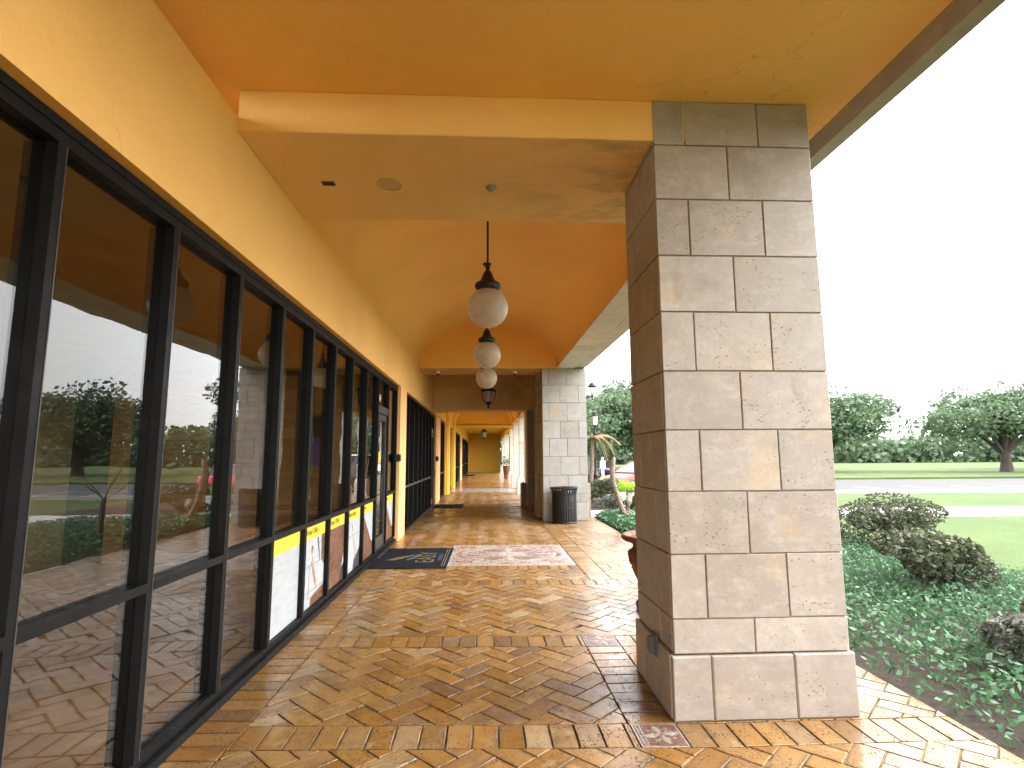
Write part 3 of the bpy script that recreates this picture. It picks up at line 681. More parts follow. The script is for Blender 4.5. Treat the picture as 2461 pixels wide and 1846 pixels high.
# front course joints alternate: first (half) course has none in view, next at 1.417 ...
P2 = pillar('pale cream stone pillar behind the black slatted litter bin', 1.478, 2.63, 14.162, 15.0,
            [.462, .677, 1.144, 1.615, 2.081, 2.525, 3.0, 3.46, 3.905], .458, .009, ([1.648, 2.118], [1.94, 2.422]), ([14.45], [14.7]), M['stone_pale'])
P2b = pillar('narrow dim stone pilaster on the corridor side behind the litter bin pillar', 1.40, 1.90, 15.02, 15.77,
            [.46, 1.144, 1.615, 2.081, 2.525, 3.0, 3.46, 3.9], .45, .012, ([], []), ([], []), M['stone_plain'])
P2c = pillar('low tan stone pier stub beside the garden at the outer edge of the litter bin pillar', 2.645, 2.86, 15.05, 15.45, [.06, .48, .89], .05, .006, ([], []), ([], []), M['stone_plain'])
P3 = pillar('dim brown stone pillar under the dark low beam deeper in the corridor', 1.40, 1.99, 18.34, 19.5,
            [.30, .917, 1.547, 2.160, 2.778, 3.17], .29, .012, ([], []), ([], []), M['stone_plain'])
def column(label, x, y, w=.36, bw=.56, top=3.4, hb=.72, loc=None):
    r = thing('stone_column', label, 'column', (x, y, 0), 'slender stone columns along the far colonnade'); h = w / 2; b = bw / 2
    bx('base', M['soffit'], r, x - b, x + b, y - b, y + b, -.1, hb - .17)
    m = MB(); m.v += [(x + sx * b, y + sy * b, hb - .168) for sx, sy in ((-1, -1), (1, -1), (1, 1), (-1, 1))] + [(x + sx * (h + .03), y + sy * (h + .03), hb) for sx, sy in ((-1, -1), (1, -1), (1, 1), (-1, 1))]
    for k in range(4): m.f.append((k, (k + 1) % 4, 4 + (k + 1) % 4, 4 + k)); m.uv.append([(0, 0)] * 4); m.tint.append(0)
    m.f.append((4, 5, 6, 7)); m.uv.append([(0, 0)] * 4); m.tint.append(0); m.build('base_cap', M['soffit'], r)
    z = hb
    for k in range(5):
        z1 = z + (top - .12 - hb) / 5; bx('shaft_block', M['soffit'], r, x - h, x + h, y - h, y + h, z + .002, z1 - .006); z = z1
    bx('joint_core', M['mortar'], r, x - h + .008, x + h - .008, y - h + .008, y + h - .008, hb, top - .1)
    bx('capital', M['soffit'], r, x - h - .03, x + h + .03, y - h - .03, y + h + .03, top - .12, top)
    return r
c0 = column('slender stone column just past the dim pillar, nearest of the far colonnade', 1.66, 20.95)
for y, lb in ((24.2, 'second slender stone column of the far colonnade, before the grey floor band'), (29.2, 'third slender stone column, just after the grey floor band'),
              (33.4, 'fourth slender stone column, in front of the tall far urn'), (45.2, 'slender stone column beyond the tall far urn'), (52.5, 'farthest slender stone column, before the yellow end wall')):
    copy_tree(c0, (1.66 if y < 40 else 1.75, y, 0), lb)
pl = thing('stone_plinth', 'dark chamfered stone plinth at the foot of the dim corridor pillar', 'plinth', (1.31, 19.1, 0))
m = MB(); m.prism([(1.225, 18.78), (1.395, 18.78), (1.395, 19.45), (1.225, 19.45)], -.1, .73, .08); m.build('block', M['stone_plain'], pl)
# outer entablature with stone soffit tiles
en = struct(bx('entablature', M['stone_plain'], None, 1.862, 2.612, 4.44, 15.0, 3.925, 5.5), 'stone clad beam over the garden side')
rows = [(-(y + .61), -y, []) for y in [4.44 + .61 * k for k in range(16)] if y < 14.0]
clad(en, '-Z', 3.907, 1.858, 2.338, rows, M['soffit'], .005, 'soffit_tile', .03, .002)
clad(en, '-Z', 3.907, 2.338, 2.616, [(b0 - .3, b1 - .3, j) for b0, b1, j in rows[:-1]] + [(-4.74, -4.44, [])], M['soffit'], .005, 'soffit_tile', .03, .002)
struct(bx('wall', M['stone_plain'], None, 2.5, 2.7, 55, 59.2, -.1, 5.5))  # added outer wall, closes off side light to dim the end wall
en2 = struct(bx('entablature', M['stone_plain'], None, 2.05, 2.5, 15.1, 59, 3.6, 5.5))

# ---------------------------------------------------------------- shopfronts
def bar(root, name, y0, y1, z0, z1, x0=-1.875, x1=-1.76, mat='frame'): return bx(name, M[mat], root, x0, x1, y0, y1, z0, z1)
SF = thing('shopfront', 'near dark bronze shopfront with posters along its low panes and number 104 over its door', 'shopfront', (-1.8, 6, 0))
edges = [-.32, .53, 1.40, 2.26, 3.12, 3.97, 4.82, 5.675, 6.53, 7.395, 8.295, 9.20, 10.15, 11.115]
HEAD, SILL = (2.93, 3.035), (-.02, .052)
m = bar(SF, 'sill', -.4, 11.12, *SILL, x1=-1.735); bar(SF, 'sill_cap', -.4, 11.12, .054, .10, x1=-1.775)
bar(SF, 'head', -.4, 11.12, *HEAD); bar(SF, 'head_trim', -.4, 11.12, 2.985, 3.0, x0=-1.759, x1=-1.752)
for e in edges: bar(SF, 'mullion', e - .05, e, .10, 2.93, x0=-1.90); bar(SF, 'mullion_edge', e - .007, e - .001, .10, 2.93, x0=-1.7595, x1=-1.7575, mat='framelight')
for a, b in zip(edges, edges[1:]):
    y0, y1 = a, b - .05
    if a == 9.20: continue
    bar(SF, 'transom_rail', y0, y1, .935, .982, x1=-1.758)
    p = bx('glass_pane', M['glass'], SF, -1.818, -1.812, y0, y1, .982, 2.93); bx('glass_pane', M['glass'], SF, -1.818, -1.812, y0, y1, .10, .935)
# door 104
D = bar(SF, 'door', 9.20, 9.29, .04, 2.36, x0=-1.85, x1=-1.79, mat='framelight')
bar(D, 'stile', 10.01, 10.10, .04, 2.36, x0=-1.85, x1=-1.79, mat='framelight'); bar(D, 'bottom_rail', 9.29, 10.01, .04, .30, x0=-1.848, x1=-1.792, mat='framelight'); bar(D, 'top_rail', 9.29, 10.01, 2.26, 2.36, x0=-1.848, x1=-1.792, mat='framelight')
bx('door_glass', M['glass'], D, -1.822, -1.816, 9.29, 10.01, .30, 2.26)
m = MB(); m.tube([(-1.79, 9.36, 1.0), (-1.72, 9.36, 1.02), (-1.72, 9.36, 1.34), (-1.79, 9.36, 1.36)], .012); m.build('handle', M['iron'], D)
bx('sticker', M['yellow'], D, -1.815, -1.8145, 9.55, 9.72, 1.52, 1.72); bx('sticker', M['white'], D, -1.815, -1.8145, 9.52, 9.74, 1.40, 1.50)
bar(SF, 'door_head', 9.20, 10.10, 2.37, 2.49, mat='framelight'); bx('transom_pane', M['glass'], SF, -1.818, -1.812, 9.20, 10.10, 2.49, 2.93)
text('104', 'door_number', M['letter'], SF, (-1.805, 9.42, 2.625), (R(90), 0, R(90)), .2, .002, sx=1.15)
bx('threshold', M['framelight'], SF, -1.80, -1.70, 9.20, 10.10, -.004, .02)
rd_ = thing('card_reader', 'small black box fixed at the pale pier beside door 104', 'card reader', (-1.72, 11.05, 1.6))
MB().box(-1.76, -1.675, 10.94, 11.16, 1.54, 1.68).build('case', M['black'], rd_); MB().box(-1.70, -1.66, 10.92, 10.94, 1.56, 1.66).build('face_plate', M['iron'], rd_)

def poster(y0, y1, style, txt, label, z0=.105, z1=.925):
    x = -1.8095; r = thing('window_poster', label, 'poster', (x, y0, z0), 'posters along the low panes of the near shopfront')
    sq = lambda nm, mat, a, b, c, d, lift=.0: bx(nm, M[mat], r, x, x + .002 + lift, a, b, c, d)
    def poly(nm, mat, pts, lift): m = MB(); m.prism([(p[0], p[1]) for p in pts], 0, lift, mapf=lambda a, b, h: (x + .002 + h, a, b)); m.build(nm, M[mat], r)
    w = y1 - y0; H = .785
    sq('header', 'yellow', y0, y1, H, z1)
    base = 'printbrown' if style in 'BD' else 'printwhite'
    sq('print', base, y0, y1, z0, H)
    Y = lambda u: y0 + u * w; Z = lambda v: z0 + v * (H - z0)
    def stick(nm, mat, u0, v0, u1, v1, a, b, lift=.001):
        dx, dz = Y(u1) - Y(u0), Z(v1) - Z(v0); L = math.hypot(dx, dz); nx, nz = -dz / L, dx / L
        pts = [(Y(u0) - nx * a, Z(v0) - nz * a), (Y(u1) - nx * b, Z(v1) - nz * b), (Y(u1) + nx * b, Z(v1) + nz * b), (Y(u0) + nx * a, Z(v0) + nz * a)]
        if area(pts) < 0: pts = pts[::-1]
        poly(nm, mat, pts, lift)
    def disc(nm, mat, u, v, rr, lift=.001, e=1.4): poly(nm, mat, [(Y(u) + rr * math.cos(k * .628), Z(v) + rr * e * math.sin(k * .628)) for k in range(10)], lift)
    if style == 'A':
        for v in (.60, .22): sq('plank_gap', 'printdark', y0, y1, Z(v), Z(v) + .005, .0008)
        poly('wood_corner', 'printbrown', [(Y(.42), Z(0)), (Y(1), Z(0)), (Y(1), Z(.2)), (Y(.42), Z(.12))], .0006)
        poly('wood_corner', 'printbrown', [(Y(.86), Z(.62)), (Y(1), Z(.5)), (Y(1), Z(1)), (Y(.84), Z(1))], .0006)
        stick('tool_blade', 'printdark', .12, .04, .2, .42, .006, .004); stick('tool_blade', 'printdark', .34, .12, .36, .62, .006, .004)
        stick('spoon_handle', 'printtan', .46, .72, .68, .20, .016, .02, .0014); disc('spoon_bowl', 'printdark', .45, .83, .032, .0018); disc('spoon_bowl', 'printtan', .45, .8, .02, .0022)
        stick('fork', 'printdark', .68, .98, .8, .6, .022, .006, .0012); stick('spoon_edge', 'printdark', .42, .66, .6, .3, .005, .005, .0022)
    if style == 'B':
        poly('pale_streak', 'printtan', [(Y(.02), Z(.1)), (Y(.2), Z(.2)), (Y(.24), Z(.9)), (Y(.04), Z(.8))], .0006); poly('pale_streak', 'printwhite', [(Y(.03), Z(.3)), (Y(.1), Z(.34)), (Y(.13), Z(.8)), (Y(.04), Z(.75))], .0009)
        poly('dark_object', 'printdark', [(Y(.8), Z(0)), (Y(1), Z(0)), (Y(1), Z(.28)), (Y(.84), Z(.24))], .0006); poly('white_corner', 'printwhite', [(Y(.88), Z(.24)), (Y(1), Z(.28)), (Y(1), Z(.5))], .0009)
    if style == 'C':
        sq('plank_gap', 'printdark', y0, y1, Z(.68), Z(.68) + .005, .0008)
        stick('tool_blade', 'printdark', .45, .9, .5, .76, .018, .008, .0012); stick('spoon_handle', 'printtan', .5, .62, .72, .2, .014, .018, .0012); stick('spoon_edge', 'printdark', .52, .7, .74, .34, .005, .005, .0018)
        poly('dark_object', 'printdark', [(Y(.55), Z(0)), (Y(1), Z(0)), (Y(1), Z(.36)), (Y(.62), Z(.2))], .0006)
    if style == 'D':
        poly('white_wedge', 'printwhite', [(Y(.2), Z(1)), (Y(.92), Z(.3)), (Y(1), Z(.3)), (Y(1), Z(1))], .0006)
    if txt and txt != '-': text(txt, 'lettering', M['text'], r, (x + .004, y0 + w * .42, .858), (R(90), 0, R(90)), .088, .0004, sx=.9 if len(txt) < 15 else .75)
    elif txt == '-':
        m = MB()
        for k in range(6): m.box(x + .003, x + .0042, y0 + .09 + k * .05, y0 + .122 + k * .05, .845, .875 + .01 * (k % 2))
        m.build('lettering', M['text'], r)
    return r
poster(8.298, 9.148, 'D', '-', 'brown poster with a white wedge and yellow header, beside door 104')
poster(7.398, 8.243, 'C', 'Business Address', 'white plank poster with a dark lower corner, second before door 104')
poster(6.533, 7.343, 'B', 'Private Office', 'brown wood poster with yellow header reading Private Office')
poster(5.678, 6.478, 'A', 'Virtual Office', 'white poster of wooden utensils with yellow header reading Virtual Office')
poster(10.153, 11.063, 'D', '-', 'poster with yellow header in the narrow pane past door 104')
poster(4.823, 5.623, 'E', '', 'white plank poster with a blank yellow header, just before the Virtual Office poster')
ps = thing('wall_picture', 'dark purple framed panel on the plank wall inside the near shop', 'picture', (-2.7, 9.02, 1.9))
bx('frame', M['purple'], ps, -2.86, -2.62, 9.005, 9.026, 1.5, 2.3); bx('panel', M['dark'], ps, -2.85, -2.63, 9.0, 9.005, 1.95, 2.27)
ct = thing('shop_counter', 'low pale wooden counter inside the near shop window', 'counter', (-2.9, 8.4, 0)); bx('top', M['printtan'], ct, -4.0, -2.2, 8.2, 8.9, .82, .88); bx('body', M['wood'], ct, -3.95, -2.25, 8.25, 8.85, -.005, .82)

def shopfront(label, y0, y1, n, door, deep=.10, top=3.085):
    r = thing('shopfront', label, 'shopfront', (-1.8, y0, 0), 'dark bronze shopfronts along the corridor')
    bar(r, 'sill', y0, y1, -.02, .06, x1=-1.735); bar(r, 'head', y0, y1, top - .09, top)
    w = (y1 - y0 - .05) / n
    for k in range(n + 1): bar(r, 'mullion', y0 + k * w, y0 + k * w + .055, .06, top - .09, x0=-1.76 - deep - .03); bar(r, 'mullion_edge', y0 + k * w + .049, y0 + k * w + .054, .06, top - .09, x0=-1.7595, x1=-1.757, mat='framelight')
    for k in range(n):
        a, b = y0 + k * w + .055, y0 + (k + 1) * w
        bx('glass_pane', M['glass'], r, -1.76 - deep - .006, -1.76 - deep, a, b, .06, top - .09)
        if k != door: bar(r, 'transom_rail', a, b, .95, .995, x1=-1.757, mat='framelight')
        else:
            d = bar(r, 'door', a, a + .08, .03, 2.36, x0=-1.85, x1=-1.775, mat='framelight'); bar(d, 'stile', b - .08, b, .03, 2.36, x0=-1.85, x1=-1.775, mat='framelight'); bar(d, 'top_rail', a + .08, b - .08, 2.28, 2.36, x0=-1.848, x1=-1.777, mat='framelight'); bar(d, 'bottom_rail', a + .08, b - .08, .03, .24, x0=-1.848, x1=-1.777, mat='framelight')
            mm = MB(); mm.tube([(-1.775, a + .12, .98), (-1.66, a + .12, .98), (-1.66, a + .12, 1.22), (-1.775, a + .12, 1.22)], .014); mm.build('handle', M['black'], d)
            bar(r, 'door_head', a, b, 2.37, 2.45); bx('door_plate', M['grey'], r, -1.765, -1.75, a + .05, a + .4, 2.42, 2.55)
    return r
shopfront('second dark shopfront with a pull handle door, after the pale pier', 12.0, 19.15, 8, 7)
shopfront('short dark shopfront just before the bright yellow arched rib', 21.1, 23.95, 3, -1)
shopfront('far dark shopfront just past the yellow arched ribs', 31.45, 38.5, 7, 5)
shopfront('farthest dark shopfront ending at the yellow end wall', 41.0, 57.2, 14, 4)
rb = thing('lock_box', 'small black box on the pier after the second shopfront door', 'lock box', (-1.7, 19.3, 1.56)); MB().box(-1.70, -1.62, 19.22, 19.38, 1.48, 1.64).build('case', M['black'], rb); MB().box(-1.62, -1.61, 19.25, 19.35, 1.51, 1.61).build('dial', M['iron'], rb)

# ---------------------------------------------------------------- doormats
mt = thing('doormat', 'black rubber doormat lettered EASY in dull yellow before door 104', 'doormat', (-1.15, 9.3, .004))
m = MB(); m.prism([(-1.73, 8.43), (-.572, 8.395), (-.555, 10.17), (-1.73, 10.18)], .002, .014, .006); m.build('base', M['mat'], mt)
m = MB()
for a in (-.655, -.62): m.box(a, a + .008, 8.5, 10.08, .0141, .0165)
m.build('ridge', M['tgrey'], mt)
text('EASY', 'lettering', M['matyellow'], mt, (-.93, 9.27, .0155), (0, 0, R(90)), .42, .0012)
text('WORKSPACE', 'small_lettering', M['matblue'], mt, (-.72, 9.27, .0155), (0, 0, R(90)), .10, .0012)
m = MB(); q = [(-1.56, 9.05), (-1.42, 9.28), (-1.14, 9.52), (-1.18, 9.42), (-1.33, 9.16), (-1.44, 9.02)]
m.prism(q if area(q) > 0 else q[::-1], .0145, .0165); m.build('emblem_leaf', M['matyellow'], mt)
m = MB(); q = [(-1.22, 9.0), (-1.10, 9.22), (-1.06, 9.50), (-1.12, 9.56), (-1.16, 9.3), (-1.25, 9.08)]
m.prism(q if area(q) > 0 else q[::-1], .0145, .0165); m.build('emblem_leaf', M['matblue'], mt)
for y0, y1, x1, lb in ((18.0, 19.3, -.72, 'plain black doormat before the second shopfront door'), (47.0, 50, -.9, 'farthest black doormat near the yellow end wall')):
    o = thing('doormat', lb, 'doormat', (-1.2, y0, 0)); MB().prism([(-1.7, y0), (x1, y0), (x1, y1), (-1.7, y1)], .002, .016, .006).build('base', M['mat'], o)
    m = MB(); m.box(-1.66, x1 - .04, y0 + .04, y0 + .06, .016, .018); m.box(-1.66, x1 - .04, y1 - .06, y1 - .04, .016, .018); m.build('ridge', M['black'], o)

# ---------------------------------------------------------------- ceiling fittings
v = thing('air_vent', 'small grey louvred vent under the near beam', 'vent', (-1.28, 4.31, 3.85)); bx('frame', M['grey'], v, -1.335, -1.228, 4.275, 4.345, 3.845, 3.8509)
for k in range(5): bx('louvre', M['iron'], v, -1.328, -1.235, 4.283 + k * .012, 4.289 + k * .012, 3.842, 3.845)
sp = thing('ceiling_speaker', 'round tan ceiling speaker under the near beam', 'speaker', (-.784, 4.308, 3.855))
MB().lathe([(.104, 0), (.104, -.008), (.096, -.014), (.084, -.014), (.08, -.008)], (-.784, 4.308, 3.8509), 40).build('rim', M['ringgrey'], sp, smooth=True)
MB().lathe([(.08, -.008), (.06, -.012), (.03, -.013), (.0005, -.0135)], (-.784, 4.308, 3.8509), 40).build('grille', M['ringgrey'], sp, smooth=True)
ds = thing('ceiling_sensor', 'small grey dome sensor under the near beam', 'sensor', (.05, 4.324, 3.855))
MB().lathe([(.045, 0), (.045, -.012), (.038, -.014)], (.05, 4.324, 3.8509), 24).build('collar', M['grey'], ds, smooth=True); MB().lathe([(.036, -.01), (.034, -.024), (.022, -.036), (.0005, -.042)], (.05, 4.324, 3.8509), 24).build('dome', M['grey'], ds, smooth=True)
for x, y, lb in ((-1.27, 14.7, 'white dome camera under the middle beam nearer the shopfronts'), (.80, 14.67, 'white dome camera under the middle beam nearer the stone pillars')):
    o = thing('dome_camera', lb, 'camera', (x, y, 3.9), 'white dome cameras under the middle beam')
    MB().lathe([(.055, 0), (.06, -.05), (.05, -.065)], (x, y, 3.907), 20).build('housing', M['white'], o, smooth=True); MB().lathe([(.046, -.06), (.042, -.085), (.025, -.105), (.0005, -.112)], (x, y, 3.907), 20).build('dome', M['black'], o, smooth=True)
wh = thing('wall_outlet', 'grey weatherproof outlet cover on the shaded face of the near pillar', 'outlet', (1.17, 3.9, .37))
bx('plate', M['outlet'], wh, 1.146, 1.164, 3.845, 3.955, .29, .43); m = MB(); m.prism([(3.86, .30), (3.94, .30), (3.94, .40), (3.86, .42)], 0, .035, .012, mapf=lambda a, b, h: (1.146 - h, a, b)); m.build('cover', M['outlet'], wh)

# ---------------------------------------------------------------- hanging lamps
def globe_lamp(y, label):
    x, zc, r = .028, 3.40, .243
    t = thing('globe_lamp', label, 'lamp', (x, y, 5.05), 'frosted globe lamps hanging down the vault')
    MB().tube([(x, y, 5.06), (x, y, 3.95)], .013, 10).build('rod', M['bronze'], t)
    MB().lathe([(.001, .0), (.075, -.005), (.07, -.03), (.02, -.05)], (x, y, 5.07), 20).build('ceiling_rose', M['bronze'], t, smooth=True)
    MB().lathe([(.013, .0), (.042, -.004), (.044, -.014), (.034, -.03), (.028, -.045), (.03, -.06), (.022, -.078), (.02, -.085), (.026, -.092)], (x, y, 3.955), 20).build('finial_cup', M['bronze'], t, smooth=True)
    MB().lathe([(.02, .0), (.036, -.012), (.054, -.04), (.066, -.075), (.082, -.115), (.098, -.15), (.108, -.16)], (x, y, 3.868), 28).build('bell_cap', M['bronze'], t, smooth=True)
    MB().lathe([(.10, 0), (.13, -.006), (.152, -.024), (.156, -.046), (.150, -.07), (.134, -.088), (.124, -.104), (.112, -.09)], (x, y, 3.714), 44, 12, .018).build('scalloped_ring', M['bronze'], t, smooth=True)
    n = 22; a0 = math.asin(.48); pr = []
    for k in range(n + 1):
        a = a0 + (math.pi - a0) * k / n; pr.append((max(.0005, r * math.sin(a)), r * math.cos(a)))
    MB().lathe(pr, (x, y, zc), 44).build('globe', M['globe'], t, smooth=True)
    b = MB().lathe([(.0005, .05), (.025, .04), (.034, .01), (.028, -.025), (.0005, -.045)], (x, y, zc + .0), 16).build('bulb', M['bulb'], t, smooth=True)
    MB().lathe([(.02, .3), (.02, .05)], (x, y, zc), 12).build('socket', M['white'], b)
    return t
g = globe_lamp(6.44, 'nearest and largest frosted globe lamp hanging from the vault')
copy_tree(g, (.028, 9.55, 5.05), 'middle frosted globe lamp of the hanging row'); copy_tree(g, (.028, 12.45, 5.05), 'farthest frosted globe lamp, just before the middle beam')
ln = thing('hanging_lantern', 'dark acorn-shaped glass lantern hanging beyond the globe lamps', 'lantern', (.1, 16.8, 4.9)); x, y = .10, 16.8
MB().tube([(x, y, 4.9), (x, y, 3.72)], .012).build('rod', M['bronze'], ln)
MB().lathe([(.02, .06), (.10, .045), (.225, .0), (.235, -.03), (.20, -.055), (.16, -.06)], (x, y, 3.66), 28, 8, .03).build('crown', M['bronze'], ln, smooth=True)
MB().lathe([(.165, 0), (.168, -.12), (.15, -.25), (.11, -.33), (.05, -.37)], (x, y, 3.60), 24).build('glass', M['acorn'], ln, smooth=True)
MB().lathe([(.10, .03), (.11, 0), (.06, -.05), (.025, -.07), (.02, -.11), (.03, -.14), (.0005, -.19)], (x, y, 3.26), 16).build('finial', M['bronze'], ln, smooth=True)
for k in range(4):
    a = k * math.pi / 2 + .35; ca, sa = math.cos(a), math.sin(a)
    MB().tube([(x + ca * q, y + sa * q, z) for q, z in ((.23, 3.66), (.225, 3.55), (.20, 3.42), (.15, 3.30), (.09, 3.25))], .013, 6).build('scroll_arm', M['bronze'], ln)
l2 = thing('hanging_lantern', 'tapered dark lantern hanging far down before the yellow end wall', 'lantern', (-.07, 36, 3.95)); x, y = -.07, 36
MB().tube([(x, y, 3.96), (x, y, 3.38)], .014).build('rod', M['bronze'], l2)
MB().lathe([(.02, .12), (.1, .06), (.19, -.04), (.2, -.08), (.17, -.1)], (x, y, 3.30), 6).build('roof', M['bronze'], l2)
MB().lathe([(.165, 0), (.085, -.34)], (x, y, 3.20), 6).build('glass', M['acorn'], l2)
for k in range(6):
    a = k * math.pi / 3; MB().tube([(x + .17 * math.cos(a), y + .17 * math.sin(a), 3.21), (x + .09 * math.cos(a), y + .09 * math.sin(a), 2.86)], .012, 5).build('corner_bar', M['bronze'], l2)
MB().lathe([(.1, 0), (.11, -.04), (.05, -.12), (.0005, -.2)], (x, y, 2.86), 12).build('finial', M['bronze'], l2, smooth=True)

# ---------------------------------------------------------------- litter bin
bn = thing('litter_bin', 'black slatted metal litter bin against the pale pillar', 'litter bin', (1.955, 13.79, 0)); x, y = 1.955, 13.79
def slat():
    m = MB(); pr = [(.300, .035), (.302, .10), (.302, .66), (.305, .72), (.322, .79), (.338, .845)]; w = .021
    for r_, z in pr: m.v += [(r_, -w, z), (r_, w, z), (r_ - .007, w, z), (r_ - .007, -w, z)]
    for j in range(len(pr) - 1):
        for k in range(4): m.f.append((4 * j + k, 4 * j + (k + 1) % 4, 4 * j + 4 + (k + 1) % 4, 4 * j + 4 + k)); m.uv.append([(0, 0)] * 4); m.tint.append(0)
    return m.build('slat', M['iron'], bn, local=True)
s0 = slat()
for k in range(1, 30):
    c = s0.copy(); COL.objects.link(c); c.rotation_euler = (0, 0, 2 * math.pi * k / 30)
MB().lathe([(.332, .835), (.352, .846), (.356, .858), (.346, .868), (.328, .866), (.324, .852), (.332, .835)], (x, y, 0), 44).build('rim', M['iron'], bn, smooth=True)
MB().lathe([(.285, .0), (.303, .005), (.305, .04), (.288, .045)], (x, y, 0), 40).build('foot_ring', M['iron'], bn, smooth=True)
for z in (.36, .70): MB().lathe([(.294, z), (.298, z + .01), (.298, z + .03), (.292, z + .035)], (x, y, 0), 40).build('hoop', M['iron'], bn, smooth=True)
MB().lathe([(.0005, .08), (.262, .08), (.272, .80), (.264, .80), (.256, .10)], (x, y, 0), 36).build('liner', M['black'], bn, smooth=True)

# ---------------------------------------------------------------- terracotta urns
def urn(label, x, y, s=1.0, fat=1.0):
    t = thing('terracotta_urn', label, 'urn', (x, y, 0))
    pr = [(.25, 0), (.285, .02), (.29, .06), (.255, .09), (.215, .12), (.20, .16), (.225, .21), (.26, .29), (.31, .40), (.335, .50), (.345, .56), (.36, .585), (.335, .61), (.305, .635), (.30, .67), (.33, .70), (.345, .705), (.40, .72), (.425, .745), (.42, .775), (.395, .785), (.365, .775), (.345, .74), (.0005, .735)]
    MB().lathe([(a * s * fat, b * s) for a, b in pr], (x, y, 0), 48).build('bowl', M['terra'], t, smooth=True)
    for k in range(14):
        a = 2 * math.pi * k / 14; m = MB(); R0 = .34 * s * fat; m.lathe([(.0005, .05), (.03, .035), (.042, 0), (.03, -.05), (.0005, -.09)], (0, 0, 0), 8)
        m.v = [(x + (R0 + b * .6) * math.cos(a) - c * math.sin(a), y + (R0 + b * .6) * math.sin(a) + c * math.cos(a), .56 * s + d * s) for b, c, d in m.v]; m.build('swag_boss', M['terra'], t, smooth=True)
    MB().lathe([(.34 * s * fat, .742 * s), (.2 * s * fat, .765 * s), (.0005, .77 * s)], (x, y, 0), 24).build('soil', M['soil'], t, smooth=True)
    return t
urn('large old terracotta urn half hidden behind the near pillar', 1.905, 6.05)
u2 = thing('terracotta_urn', 'tall tapered terracotta urn with a plant far down the colonnade', 'urn', (1.55, 40.6, 0))
MB().lathe([(.15, 0), (.16, .05), (.2, .4), (.27, .85), (.3, .9), (.3, .95), (.25, .95), (.22, .88), (.0005, .86)], (1.55, 40.6, 0), 24).build('bowl', M['terra'], u2, smooth=True)
m = MB()
for k in range(160):
    a = random.uniform(0, 6.28); e = random.uniform(.2, 1.4); L = random.uniform(.2, .75)
    m.leaf((1.55 + math.cos(a) * math.cos(e) * L, 40.6 + math.sin(a) * math.cos(e) * L, .95 + math.sin(e) * L), .16)
m.build('foliage', M['palm'], u2)

# ---------------------------------------------------------------- garden
def blades(mb, c, n, h, spread, w=.03, curve=.5):
    for k in range(n):
        a = random.uniform(0, 2 * math.pi); hh = h * random.uniform(.65, 1.05); sp = spread * random.uniform(.3, 1.0)
        b = (c[0] + random.gauss(0, .04), c[1] + random.gauss(0, .04)); sd2 = (-math.sin(a) * w, math.cos(a) * w); prev = None
        for j in range(5):
            t = j / 4; r = sp * t ** (1 + curve); z = c[2] + hh * (t - .18 * t * t * curve); ww = (1 - t) ** .6
            cur = ((b[0] + math.cos(a) * r - sd2[0] * ww, b[1] + math.sin(a) * r - sd2[1] * ww, z), (b[0] + math.cos(a) * r + sd2[0] * ww, b[1] + math.sin(a) * r + sd2[1] * ww, z))
            if prev: mb.face([prev[0], prev[1], cur[1], cur[0]])
            prev = cur
def shrub(label, x, y, rx, ry, h, n=2600, mat='shrub', leaf=.075, grp=None):
    t = thing('shrub', label, 'shrub', (x, y, 0), grp)
    m = MB(); bl = [(random.uniform(-.6, .6) * rx, random.uniform(-.6, .6) * ry, random.uniform(.35, .8) * h, random.uniform(.35, .6)) for _ in range(12)]
    for k in range(n):
        b = random.choice(bl); d = Vector((random.gauss(0, 1), random.gauss(0, 1), random.gauss(0, 1))).normalized() * random.uniform(.75, 1.05) ** .5 * b[3]
        p = (x + b[0] + d.x * rx * .75, y + b[1] + d.y * ry * .75, max(.02, min(h * 1.02, b[2] + d.z * h * .5)))
        m.leaf(p, leaf * random.uniform(.6, 1.3))
    m.build('foliage', M[mat], t)
    s = MB()
    for k in range(7): s.tube([(x + random.gauss(0, .03), y, -.04), (x + random.uniform(-.5, .5) * rx, y + random.uniform(-.5, .5) * ry, h * .6)], [.018, .008], 5)
    s.build('stem', M['bark'], t); return t
shrub('tall olive hedge shrub beyond the path, nearest the pale pillar', 3.85, 18.2, .8, .55, .92, 5000)
shrub('low rounded grey shrub below the cream trough, behind the leaning trunk', 3.50, 15.75, .45, .42, .60, 3000, 'shrubtop', .07)
shrub('rounded olive shrub at the right of the leaning trunk', 4.25, 15.6, .5, .5, .64, 3200)
shrub('wide olive hedge shrub behind the planting troughs', 6.2, 18.6, 1.0, .6, .85, 4200)
shrub('clipped shrub in the garden past the near pillar', 5.4, 6.6, .8, .7, .75, 4200)
shrub('low shrub by the pavement edge past the near pillar', 4.3, 4.1, .55, .5, .5, 3000, 'shrubtop', .07)
shrub('broad hedge shrub before the lawn past the near pillar', 7.0, 9.6, 1.3, .8, .95, 5200)
gc = MB()
for k in range(60000):
    x = 2.95 + random.random() ** .8 * 3.9; y = random.uniform(-1, 14.9)
    e = min(1, (x - 2.93) / .25)
    gc.leaf((x, y, -.02 + random.random() * .22 * (.4 + .6 * e)), random.uniform(.03, .085), (random.gauss(0, 1), random.gauss(0, 1), random.gauss(.1, .6)), random.uniform(.35, .6))
for k in range(7000):
    x = 2.95 + random.random() * 1.7; y = random.uniform(11.0, 15.0)
    e = min(1, (x - 2.93) / .25)
    gc.leaf((x, y, -.02 + random.random() * .24 * (.4 + .6 * e)), random.uniform(.06, .12), (random.gauss(0, 1), random.gauss(0, 1), random.gauss(.1, .45)), .7)
